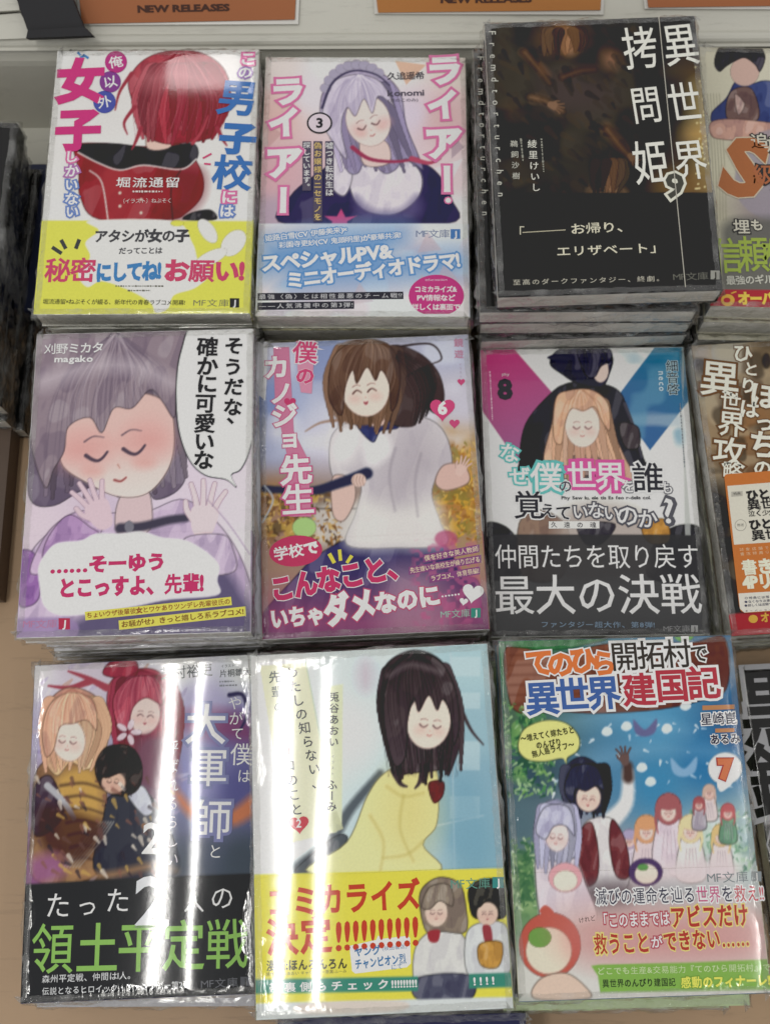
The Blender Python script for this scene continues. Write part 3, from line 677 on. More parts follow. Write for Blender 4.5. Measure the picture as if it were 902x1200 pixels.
def cover_violet():                  # mauve bob haircut filling the cover, speech balloon
    c = Cover([(46,391),(295,386),(296,740),(17.7,749)], (2.819,0,370))
    c.field([(120,90,'9c8898'),(120,700,'dccad8'),(800,600,'e0d2e2'),(640,620,'dccce0'),(100,950,'a878b4'),(760,950,'c8b4cc'),(400,900,'bda8c8'),(800,760,'e0d6e2')])
    c.poly([(150,720),(300,650),(480,640),(620,600),(760,720),(840,900),(840,1070),(60,1070),(70,850)], 'cdb6d4', 2)
    c.poly([(560,860),(700,800),(800,900),(830,1070),(220,1070),(300,980)], '5c5478', 3, .9); c.poly([(60,780),(120,790),(130,920),(90,960),(55,940)], '9e6cb4', 1.5)
    c.poly([(400,590),(490,560),(500,700),(390,710)], 'd8bcc0', 2)
    c.poly([(130,60),(640,50),(600,200),(620,470),(600,560),(520,600),(470,560),(300,560),(180,620),(100,600),(95,450),(110,250)], '8f7d8e', 1.6, grad=((300,100),(300,620),'73657c'))
    c.strands([(380,60),(220,180),(150,330),(120,590)], [(400,60),(560,160),(590,240),(610,540)], 50, '675a6e', 6, .6, 12, 15, 15)
    c.poly([(200,420),(230,330),(330,300),(460,250),(560,290),(580,400),(560,500),(490,580),(390,590),(280,540),(210,490)], 'e3b8b0', 2.5, grad=((380,320),(400,580),'ead2cc'))
    c.ell(270, 440, 70, 44, 'dc8c88', 9, .6); c.ell(500, 400, 60, 44, 'dc8c88', 9, .6); c.ell(390,420,150,40,'dc9690',9,.45)
    c.poly([(130,60),(640,50),(590,200),(580,330),(540,280),(500,240),(440,300),(380,300),(340,380),(300,330),(230,360),(215,440),(180,500),(150,560),(105,420),(110,250)], '95838f', 1.2)
    c.strands([(380,60),(220,180),(160,330),(130,590)], [(400,60),(540,160),(560,240),(600,540)], 34, '675a6e', 6, .55, 9, 5)
    c.strands([(380,60),(260,180),(210,300),(200,440)], [(400,60),(500,160),(520,220),(560,300)], 20, 'b8a8b4', 6, .5, 9, 6)
    calm_face(c, 385, 440, 150, -.17, '5c4c5c')
    c.poly([(140,190),(300,150),(460,150),(580,210),(560,232),(440,180),(300,182),(150,235)], 'cfc2cc', 5, .65)
    c.line([(400,695),(470,690),(560,668),(620,660)], '4c485a', 34, 26, .8); c.ell(430, 690, 16, 20, '7c7a88', .8)
    c.poly([(100,850),(150,720),(230,650),(300,640),(340,700),(260,800)], 'cfb0d4', 2.2)
    c.hand(330, 640, 78, -.45, 'dcc0cc', '9a7c94'); c.hand(680, 660, 84, .12, 'e6ccd2', '9a7c94')
    c.poly([(140,800),(165,715),(230,650),(300,690),(330,720),(280,790),(200,840)], 'b890c4', 1.2); c.poly([(600,790),(620,725),(740,715),(775,760),(780,840),(640,850)], 'cdb8d4', 1.2)
    for q in ([(300,600),(330,620),(350,660)], ): c.line(q, 'dcc0cc', 4, 2)
    c.line([(690,600),(760,680),(830,780)], 'a896b0', 3)
    # balloon
    bal = [(650,20),(600,110),(583,230),(592,370),(628,470),(680,520),(750,535),(785,560),(768,520),(800,500),(830,430),(850,300),(840,60),(830,20)]
    c.poly(bal, '4a4a50', .35); c.poly([(x + (715 - x) * .025, y + (290 - y) * .012) for x, y in bal], 'dfe4e0', .35, art=False)
    cl = [(125,830),(150,780),(190,745),(270,735),(320,712),(400,712),(470,705),(540,725),(620,735),(690,775),(730,820),(725,870),(735,910),(690,925),(560,935),(440,960),(290,985),(200,990),(145,960),(130,900)]
    c.band_y = c.m(450, 712)[1]
    c.poly([(0,1010),(230,1000),(235,1070),(0,1070)], '9c82b4', 2, .8)
    c.poly(cl, 'e6e2e8', 1.2, .93, art=False)
    c.use('speech_lettering'); k = '34363a'
    for i, ch in enumerate('そうだな'): c.put(ch, 770 - i % 2 * 2, (100,168,232,298)[i], 62, k, .03, rot=.04)
    c.put('、', 780, 325, 62, k, .03, vert=False)
    for ch, x, y, b in zip('確かに可愛いな', (684,684,684,678,677,676,674), (103,165,222,285,350,410,470), (.05,.03,.03,.05,.05,.03,.03)): c.put(ch, x, y, 68, k, b, rot=.02)
    c.use('author_name'); c.H('刈野ミカタ', 153, 108, 348, 103, 38, 'e8e4e8', .02); c.H('magako', 186, 140, 313, 139, 30, 'e8e4e8', .03)
    c.use('band_lettering')
    c.H('……そーゆう', 165, 822, 552, 806, 62, 'd03a6c', .055); c.H('とこっすよ、先輩!', 192, 898, 676, 878, 70, 'd03a6c', .055)
    c.shape([(281,977),(768,924),(771,952),(283,1006)], 'd8d04c'); c.shape([(394,1006),(816,956),(818,988),(396,1038)], 'd8d04c')
    c.H('ちょいウザ後輩彼女とワケありツンデレ先輩彼氏の', 286, 990, 766, 939, 21, '9c5c34', .02); c.H('お騒がせ♪きっと嬉しろ系ラブコメ!', 402, 1020, 810, 973, 23, '8c6434', .03)
    c.mf(72, 1020, 190, 1018, 32, 'bc7aa0', 212, 1018, 38, 'c03a54')
    return c

def cover_tennis():                  # blue sky and autumn trees, figure in white shirt and navy skirt
    c = Cover([(304,401.7),(546.7,392.7),(575,738),(307,750)], (3.0,290,370))
    c.field([(60,120,'a8a8c8'),(250,120,'8898c8'),(700,110,'b4b8d4'),(120,300,'8094cc'),(750,300,'c8c4d4'),(100,450,'a4acd0'),(260,420,'ccc8dc'),(100,640,'a87850'),(260,700,'8c7468'),(740,500,'c89448'),(740,650,'b87c3c'),(100,750,'a8806c'),(700,760,'a88868')])
    c.patches(['d8d8e6','ccd0e2'], .07, .55, 2, .25, c.box(40, 80, 800, 480, 8), .8)
    c.patches(['7c5434','c8a040','64503c'], .25, .55, 8, .12, c.box(40, 580, 330, 800, 6), .8); c.patches(['d8a030','9c6428','8c7c38'], .22, .5, 9, .12, c.box(600, 430, 820, 780, 6), .8)
    c.poly([(240,660),(420,660),(430,760),(250,800)], 'd4d0cc', 3, .8); c.line([(240,672),(420,672)], '6c6460', 6)
    c.dabs(40, 600, 330, 800, ['7c5434','c89848','a87038','5c4430','d8b060'], 260, 16, 3); c.dabs(600, 440, 830, 790, ['d8a030','9c6428','e0b858','8c7c38','b87830'], 320, 16, 4)
    # skirt
    c.poly([(350,780),(500,765),(680,790),(760,900),(820,940),(830,1120),(60,1140),(180,900)], '3c3e74', 1.5, grad=((400,780),(400,1130),'6c4a78'))
    c.poly([(50,1000),(300,1010),(600,1000),(850,950),(860,1120),(50,1145)], 'b0507a', 14, .75); c.poly([(500,900),(620,880),(690,950),(680,1130),(490,1130)], 'b88ca0', 8, .6)
    # plain shirt
    c.poly([(290,440),(330,380),(420,360),(520,340),(640,360),(700,420),(720,520),(680,540),(650,620),(680,720),(700,800),(520,812),(350,800),(380,690),(400,600),(370,570),(300,560)], 'cfc8cc', 1.6)
    c.poly([(400,640),(520,660),(660,640),(700,800),(520,812),(350,800)], 'e0ddd8', 4, .8); c.poly([(560,440),(640,420),(700,520),(640,600),(560,640),(480,620)], 'a89ca8', 10, .55); c.poly([(420,430),(480,420),(500,470),(450,520),(415,500)], 'f0eeee', 3, .9)
    c.poly([(320,390),(400,380),(390,480),(330,520),(295,470)], 'e6e2e2', 4, .9)
    c.line([(520,460),(500,560),(520,680)], '8c8290', 5, 2, 1, .6); c.line([(610,480),(590,580),(600,700)], '8c8290', 5, 2, 1, .6)
    c.poly([(300,560),(370,570),(380,640),(340,715),(300,690)], 'dcb8ac', 2); c.poly([(690,520),(760,520),(780,580),(700,610),(660,580)], 'd8b0a4', 2)
    c.poly([(380,370),(440,350),(520,350),(530,390),(470,400),(440,440)], '3c4278', 1)
    c.poly([(420,330),(480,300),(490,370),(440,385)], 'e0bcb0', 1.5)
    # racket handle
    c.line([(60,600),(220,610),(330,580),(420,548)], '2c3454', 24, 44, .7); c.line([(52,720),(90,640),(60,590)], 'b4bcc8', 6, 5)
    c.ell(392, 572, 26, 24, 'e0c0b4', 1)
    for e in (0, 1, 2, 3): c.line([(376 + e * 11, 556), (372 + e * 11, 574), (378 + e * 11, 590)], 'b08878', 3, 2)
    c.hand(752, 535, 32, .5, 'dcb8ac', '8c6458')
    # hair from behind: brown ponytail
    c.poly([(500,110),(600,130),(670,200),(690,290),(660,340),(600,300),(590,380),(500,370),(520,260)], '4c3c3c', 1.5)
    c.line([(520,110),(640,100),(680,150),(640,170)], '3c3030', 8, 3); c.line([(340,360),(260,370),(205,400)], 'a88878', 12, 3)
    c.ell(405, 230, 128, 150, '7c5a48', 1.4, 1, .1, grad=((330,120),(440,370),'5c4238')); c.poly([(270,200),(330,100),(430,80),(520,120),(545,220),(520,320),(450,375),(340,370),(280,310)], '8c6850', 2, .8)
    c.strands([(430,84),(320,120),(270,230),(300,385)], [(440,84),(530,130),(550,240),(500,400)], 24, '4c3428', 5, .5, 8, 22, 14)
    c.ell(415, 250, 84, 100, 'ecd2c4', 1.2, 1, -.1); calm_face(c, 412, 262, 62, -.12, '4c3430', 1)
    c.poly([(285,270),(300,150),(360,95),(430,82),(500,105),(535,180),(530,290),(505,330),(498,240),(470,190),(450,225),(420,180),(385,235),(370,190),(345,250),(335,340),(310,330)], '7c5a48', 1.2, grad=((360,100),(480,300),'5c4238'))
    c.strands([(430,84),(330,120),(280,220),(330,350)], [(440,84),(520,120),(540,230),(480,360)], 30, '4c3428', 5, .5, 5, 2); c.strands([(430,84),(350,120),(300,220),(350,320)], [(440,84),(500,130),(520,220),(470,320)], 14, 'b89478', 5, .45, 5, 7)
    c.poly([(500,110),(600,130),(670,200),(690,290),(660,340),(600,300),(590,380),(540,370),(540,260)], '4c3c3c', 1.5, .6)
    c.strands([(530,120),(640,180),(660,250),(640,340)], [(520,150),(560,220),(590,290),(580,380)], 16, '241c20', 5, .6, 8, 12, 9)
    c.band_y = c.m(430, 770)[1]
    c.ell(200, 738, 42, 36, 'a4cc78', 1)
    c.ell(700,780,40,30,'c04878',2,.7); c.patches(['c85a8c'], .5, .52, 3, .1, c.box(560, 780, 850, 1100, 5), .6)
    c.use('title_lettering'); wk = ((.07, 'd05c8c'),); kw = ((.06, 'e8d4e0'),)
    c.shape([(175,88),(240,86),(228,270),(190,265),(180,200)], 'd88aa8'); c.shape([(95,110),(150,108),(165,400),(215,500),(225,700),(150,700),(140,480),(100,300)], 'd0789c', smooth=False)
    c.put('僕', 205, 128, 84, 'd84878', .04, kw, rot=.05); c.put('の', 205, 208, 66, 'd84878', .04, kw)
    for ch, x, y, z in (('カ',105,178,88),('ノ',122,268,84),('ジ',132,345,92),('ョ',150,425,76),('先',172,535,112),('生',178,640,116)): c.put(ch, x, y, z, 'f0e6ee', .035, wk, rot=-.06)
    c.heart(152, 300, 22, 'd04070', .00005)
    c.use('number_badge'); c.heart(682, 325, 46, 'd8487c'); c.put('6', 682, 322, 62, 'f0e8ec', .05)
    c.use('author_name'); c.V('鏡遊', 735, 78, 738, 156, 32, 'c87c9c', .02); c.heart(746, 232, 14, 'd04c7c'); c.heart(724, 376, 19, 'd04c7c'); c.V('イラスト', 742, 165, 745, 220, 9, 'a888a8')
    c.use('band_lettering'); pw = ((.09, 'ecdfe4'),)
    c.disc(170, 822, 94, 55, 'cc3c64', 0, 28, -.1); c.H('学校で', 92, 835, 250, 806, 50, 'f0e4e8', .05)
    for t in (((300,868),(282,835),(294,828),(312,862)), ((322,858),(318,818),(330,816),(334,856)), ((345,862),(362,835),(373,842),(354,868))): c.shape(list(t), 'd8cc3c')
    c.H('こんなこと、', 80, 962, 572, 868, 98, 'd03a68', .06, pw)
    rh = ((.1, 'c44c74'),)
    c.H('いちゃ', 78, 1066, 272, 1046, 78, 'f2ecee', .05, rh); c.H('ダメ', 270, 1040, 450, 1005, 116, 'f2ecee', .06, rh); c.H('なのに', 448, 1012, 678, 978, 82, 'f2ecee', .055, rh); c.H('……', 680, 975, 748, 966, 34, 'f2ecee', .04)
    c.heart(794, 972, 40, 'f2ecee', 0, .15); c.heart(762, 1003, 16, 'f2ecee', 0, .15)
    for (x0, y0, x1, y1, t, s) in ((622,850,815,815,'僕を好きな美人教師',22), (572,893,822,852,'先生嫌いな高校生が繰り広げる',22), (645,922,818,893,'ラブコメ、体育祭編!',22)):
        c.shape([(x0-4,y0-13),(x1,y1-15),(x1,y1+13),(x0-4,y0+15)], '8c4c84'); c.H(t, x0, y0, x1 - 4, y1, s, 'e0c8a8', .02)
    c.mf(680, 1050, 785, 1044, 32, '90b8a8', 805, 1044, 34, '3c9080')
    return c

def cover_cross():                   # white, pink and blue diagonals, two figures, charcoal band
    c = Cover([(562.5,409),(801.7,408),(830,741),(575,749)], (2.5625,550,380), .92)
    c.fill('d6d8d4')
    c.poly([(32,72),(135,72),(290,250),(200,330),(150,420),(38,260)], 'c8407c', .5, 1, True, grad=((60,90),(190,380),'9c5c8c'))
    c.poly([(560,72),(650,72),(662,230),(545,380),(440,230),(500,150)], '2f7ba0', .5, 1, True, grad=((620,90),(480,260),'3c68a0')); c.patches(['a8bcc8','5c98b8'], .1, .62, 4, .2, c.box(440, 75, 660, 380, 4), .6)
    c.poly([(60,560),(250,560),(560,520),(690,600),(700,760),(40,760)], '8c8480', 3, .0)
    c.poly([(150,420),(170,300),(250,205),(300,180),(400,180),(460,210),(490,300),(525,400),(520,460),(160,460)], '34333e', 1); c.poly([(290,180),(400,172),(410,215),(300,220)], '2a2933', .8)
    c.poly([(245,120),(262,82),(320,60),(400,66),(435,100),(425,150),(400,190),(330,180),(280,150)], '36344a', .9); c.poly([(262,110),(236,100),(262,90)], '36344a', .6)
    c.ell(398, 140, 24, 36, 'd8c0b4', 1); c.poly([(330,70),(420,72),(430,110),(400,128),(380,160),(350,150)], '3c3a50', 1)
    c.strands([(340,62),(280,90),(262,130),(300,170)], [(350,62),(410,80),(425,110),(395,150)], 14, '1e1d2c', 4, .6, 4, 1)
    c.poly([(262,225),(300,200),(370,198),(420,240),(440,330),(470,400),(500,470),(430,480),(380,420),(300,420),(240,480),(225,400),(250,300)], 'd8a07c', 1.2, grad=((340,210),(340,450),'e0b494'))
    c.poly([(300,400),(390,400),(400,450),(290,450)], '8c7470', 2)
    c.poly([(262,225),(300,200),(370,198),(420,240),(440,330),(470,400),(500,470),(430,470),(385,420),(300,420),(250,470),(225,400),(250,300)], 'd8a07c', 1.2, .0001)
    c.last = np.clip(c.last * 1e4, 0, 1)
    c.strands([(330,202),(275,240),(255,330),(235,470)], [(350,202),(410,240),(440,330),(490,470)], 30, 'b07858', 4, .5, 6, 25, 12)
    c.ell(343, 305, 52, 66, 'e4ccc0', 1.2); calm_face(c, 343, 310, 42, 0)
    c.poly([(262,225),(300,200),(370,198),(420,240),(425,320),(400,290),(380,250),(345,262),(310,255),(290,300),(280,360),(255,340)], 'e0ac88', .9)
    c.strands([(330,202),(285,240),(265,330),(240,460)], [(350,202),(400,240),(430,330),(480,460)], 26, 'b07858', 4, .5, 4, 5); c.strands([(330,202),(290,240),(275,330),(260,440)], [(350,202),(395,240),(420,330),(450,440)], 12, 'f0ccb0', 4, .5, 4, 6)
    c.line([(470,240),(500,320),(520,400)], '4c4a54', 10, 6); c.poly([(455,300),(510,310),(512,370),(470,370)], '4c4448', 1)
    # lower coats behind the title
    c.poly([(40,610),(110,610),(160,680),(150,760),(40,760)], '35343c', 1); c.poly([(560,650),(630,602),(700,620),(706,760),(540,760)], '35343c', 1)
    c.poly([(150,600),(220,560),(300,620),(280,760),(160,760)], '8c6c58', 2, .9); c.poly([(300,560),(500,560),(560,700),(520,760),(260,760)], 'a89890', 4, .8); c.poly([(520,600),(590,585),(600,650),(540,655)], 'c88c3c', 1); c.poly([(330,600),(440,600),(400,660),(350,660)], '45424a', 1.5)
    c.band_y = c.m(370, 634)[1]
    c.poly([(40,634),(720,630),(730,960),(40,965)], '3e3e40', .5, .9, True)
    c.poly([(650,72),(640,300),(664,600),(664,632),(648,632),(640,72)], 'b0b4b0', .5, .8, True)
    g = 'd8d8d8'; tl = ((.10, '5cb8b4'),); dk = '3c3c42'
    c.use('title_lettering')
    c.put('な', 122, 388, 62, 'e4f0ee', .02, tl, rot=.1); c.put('ぜ', 152, 458, 62, 'e4f0ee', .02, tl); c.put('僕', 233, 462, 96, 'e4f0ee', .03, tl)
    c.put('の', 290, 488, 42, '50505a', .02, ((.1, 'e0e0e0'),)); pkh = ((.12, 'd8549c'),)
    c.put('世', 340, 455, 90, 'f0e8ee', .03, pkh); c.put('界', 425, 458, 92, 'f0e8ee', .03, pkh); c.put('を', 478, 488, 42, 'e0e0e0', .02, ((.09, '707078'),)); c.put('誰', 537, 462, 96, dk, .025, ((.07, 'd8d8d8'),)); c.put('も', 592, 492, 40, 'e0e0e0', .02, ((.09, '606068'),))
    c.put('覚', 180, 545, 92, dk, .03, ((.06, 'dcdcdc'),)); oh = ((.1, '5a5a62'),)
    for ch, x, y, z in (('え',238,562,48),('て',285,568,50)): c.put(ch, x, y, z, dk, .02, ((.06, 'dcdcdc'),))
    for ch, x, y, z in (('い',335,565,50),('な',382,560,54),('い',428,568,50),('の',475,575,70),('か',535,585,60),('?',598,560,105)): c.put(ch, x, y, z, 'e4e4e4', .015, oh)
    c.use('subtitle_lettering'); c.H('Phy Sew lu, ele tis Es feo r-delis col.', 278, 523, 545, 521, 14, '3c3c42', .02); c.shape([(240,594),(392,592),(392,614),(240,616)], 'd4d4d0'); c.V('', 0,0,0,0,1,dk)
    for i, ch in enumerate('久遠の魂'): c.put(ch, 256 + i * 39, 604, 19, dk, .02)
    c.use('number_badge'); c.put('8', 108, 195, 84, dk, .05); c.H('phy', 98, 150, 122, 150, 12, 'e8d0dc')
    c.use('author_name'); c.V('細音啓', 608, 112, 612, 216, 36, '3c4650', .015, ((.05, 'a8c4cc'),)); c.V('neco', 578, 142, 580, 205, 26, 'b8ccd4', .02)
    c.tiny(632, 240, 645, 430, 6, '80868c', 4); c.tiny(62, 140, 70, 290, 6, 'd8a8c0', 5)
    c.use('band_lettering')
    c.H('仲間たちを取り戻す', 76, 702, 688, 695, 74, g, 0, sy=1.08); c.H('最大の決戦', 74, 818, 694, 806, 122, 'dededc', .008, sy=1.05)
    c.H('ファンタジー超大作、第8弾!', 214, 904, 556, 900, 20, '7890a8', .01); c.mf(580, 911, 660, 909, 22, '88888a', 672, 909, 20, 'a0a0a0', '3a3a3a')
    return c

def cover_general():                 # violet sky, three fantasy figures, black band with green lettering
    c = Cover([(44,779.5),(296,765),(301,1165),(26,1178)], (2.609,0,740))
    c.field([(120,120,'dcd8e0'),(250,110,'d0c4d4'),(560,100,'dcdce0'),(740,110,'d8dce0'),(120,300,'b8b0d4'),(620,220,'aaa4cc'),(740,300,'6c68a8'),(600,450,'8c8cc4'),(740,480,'5c5c98'),(640,640,'70749c'),(740,700,'4c5868'),(500,700,'5c6474'),(120,500,'98849c'),(120,700,'8c5c84'),(300,720,'2c2a30')])
    c.poly([(590,240),(740,250),(780,330),(700,330),(560,290)], '8c3c64', 4, .7); c.line([(530,480),(600,560),(700,570),(780,520)], 'd87848', 20, 60, 2, .9); c.line([(700,190),(740,190),(752,250),(730,300)], '3c3860', 14, 6)
    c.dabs(100, 80, 560, 760, ['e4dcea','b8a8d0','d0b8c8','8c7cb0','c88c6c'], 160, 26, 6, .5, -.7)
    # left figure
    c.poly([(120,420),(210,370),(300,400),(330,520),(300,740),(110,760),(105,560)], '9c7450', 2); c.poly([(180,450),(290,420),(310,560),(200,640)], 'd0a04c', 3, .9)
    for i in range(7): c.line([(190 + i * 6, 470 + i * 38), (260, 462 + i * 38), (320, 480 + i * 38)], '3c2c30', 7, 4, .8, .8)
    c.poly([(110,480),(160,440),(200,540),(170,600),(110,620)], '4c3c4c', 2); c.line([(150,470),(200,520),(230,570)], 'b0b0b8', 20, 14)
    # right red haired figure
    c.poly([(330,220),(350,140),(430,110),(500,130),(560,240),(540,420),(480,480),(400,420),(350,330)], 'c04a5c', 1.6, grad=((400,120),(500,420),'8c2c44')); c.poly([(320,130),(350,85),(420,90),(410,140)], 'b83c50', 1.2)
    c.strands([(430,115),(360,160),(340,260),(360,400)], [(440,115),(520,150),(560,260),(530,460)], 24, '7c2038', 5, .5, 7, 12, 12)
    c.ell(445, 250, 46, 62, 'e4c8c0', 1.8, 1, .1); calm_face(c, 447, 255, 36, .1, style=1); c.poly([(350,200),(400,140),(480,140),(500,220),(450,200),(410,230),(390,300),(360,280)], 'cc5468', 1.4)
    c.strands([(430,115),(370,160),(350,240),(390,340)], [(440,115),(510,150),(540,260),(510,430)], 20, '7c2038', 5, .5, 4, 2); c.strands([(430,115),(380,170),(365,240),(400,320)], [(440,115),(500,160),(520,260),(500,400)], 10, 'e88c98', 5, .5, 4, 3)
    for a in ([(280,150),(220,170),(155,165)], [(330,170),(270,140),(215,120)]): c.line(a, 'b04858', 22, 3)
    c.poly([(430,330),(520,330),(540,480),(450,560),(400,480)], '7c5468', 3, .9)
    for i in range(5): c.ell(395 + 24 * math.cos(i * 1.26), 305 + 24 * math.sin(i * 1.26), 17, 9, 'dccdd8', .8, .9, i * 1.26)
    # left hair
    c.poly([(130,300),(150,220),(210,170),(290,190),(335,260),(330,350),(290,410),(260,420),(220,400),(180,440),(140,390)], 'dc9c84', 1.5, grad=((180,200),(270,400),'ecc48c'))
    c.strands([(220,175),(150,220),(130,300),(150,420)], [(235,175),(310,220),(340,300),(300,410)], 24, 'b46c5c', 4, .5, 6, 35, 11)
    c.ell(215, 330, 50, 66, 'ecd4c8', 1.8, 1, -.1); calm_face(c, 212, 335, 40, .1); c.poly([(135,300),(160,220),(220,185),(290,210),(300,300),(270,270),(230,280),(190,290),(170,360),(145,380)], 'e4ac8c', 1.2)
    c.strands([(220,175),(160,220),(140,300),(150,400)], [(235,175),(300,220),(325,300),(285,410)], 24, 'b46c5c', 4, .5, 4, 5); c.strands([(220,175),(170,220),(150,300),(160,400)], [(235,175),(290,220),(310,300),(275,400)], 14, 'f4dcb0', 4, .6, 4, 6)
    # dark haired front figure
    c.poly([(320,560),(340,500),(430,480),(500,560),(540,740),(300,745)], '40424e', 1.5); c.poly([(390,490),(440,470),(470,540),(440,560)], 'ccd0dc', 1.2)
    c.poly([(296,400),(330,350),(400,348),(435,400),(430,470),(390,500),(330,490),(300,450)], '3a302e', 1.3); c.ell(350, 460, 36, 34, 'd8b098', 1.6); calm_face(c, 348, 458, 26, .1, '3c2c2c'); c.poly([(300,400),(340,360),(400,360),(410,420),(370,430),(320,445)], '3c3230', 1.1)
    c.strands([(350,350),(310,380),(300,420),(320,470)], [(360,350),(410,370),(432,420),(420,480)], 14, '1c1616', 4, .5, 3, 9)
    for i in range(6): c.line([(200 + i * 9, 720), (260 + i * 10, 640), (310 + i * 8, 580)], 'b4b4ac', 3, 3, .4, .8)
    c.poly([(130,540),(240,550),(320,600),(250,700),(140,660)], '4a2c28', 3, .8); c.line([(230,738),(330,745),(470,715),(540,730)], 'bc8858', 18, 14, 2, .85); c.poly([(100,700),(180,680),(200,740),(110,775)], '9c5c94', 3, .8)
    c.dabs(110, 440, 520, 740, ['c8a050','6c4c48','dcd0c0','8c5c50','3c3440'], 110, 22, 8, .7, .9)
    c.poly([(560,640),(700,620),(780,660),(780,770),(540,760)], '4a5460', 5, .7)
    c.band_y = c.m(420, 745)[1]
    c.poly([(60,775),(430,752),(800,735),(800,1170),(50,1170)], '38393b', .5, 1, True)
    c.band_y = c.m(420, 754)[1]
    w = 'dcdfe4'; k = '3a3c44'; lg = ((.08, '7c80b0'),)
    c.use('title_lettering')
    for ch, x, y, z in (('や',715,215,44),('が',718,262,44),('て',722,308,42),('僕',735,372,72),('は',742,438,44),('と',655,670,46)): c.put(ch, x, y, z, w, 0, rot=.02)
    c.put('大', 628, 280, 128, w, .012, lg); c.put('軍', 636, 412, 122, w, .012, lg); c.put('師', 645, 572, 126, w, .012, lg)
    for i, ch in enumerate('呼ばれるらしい'): c.put(ch, 524, 352 + i * 57, 46, 'e0d4e4', 0)
    c.use('number_badge'); c.put('2', 466, 630, 128, 'e8ecf0', .02)
    c.use('author_name'); c.H('芝村裕吏', 490, 128, 648, 112, 42, '5c6064', 0); c.H('片桐雛太', 668, 126, 762, 118, 25, '5c6064', 0); c.H('イラスト', 672, 103, 714, 100, 11, '70747c'); c.tiny(668, 150, 712, 148, 7, '888c94', 1); c.tiny(668, 162, 720, 160, 7, '888c94', 2)
    c.use('band_lettering')
    c.put('た', 182, 838, 82, w); c.put('っ', 270, 838, 72, w); c.put('た', 362, 822, 80, w); c.put('2', 465, 828, 215, 'd4d6da', .02, sx=1.1); c.put('人', 592, 826, 66, w); c.put('の', 676, 812, 78, w)
    for ch, x, y in zip('領土平定戦', (165,300,425,560,690), (972,970,965,960,955)): c.put(ch, x, y, 140, '86bc56', .012, rot=-.03, sy=1.12, sx=.98)
    c.H('森州平定戦、仲間は1人。', 132, 1066, 415, 1052, 25, 'd0d2d4', .01); c.H('伝説となるヒロイック・ファンタジー第2弾', 132, 1104, 580, 1080, 24, 'd0d2d4', .01)
    c.mf(610, 1080, 725, 1072, 30, '6c6e74', 745, 1070, 28, '5c5e64', '2c2c2c')
    return c

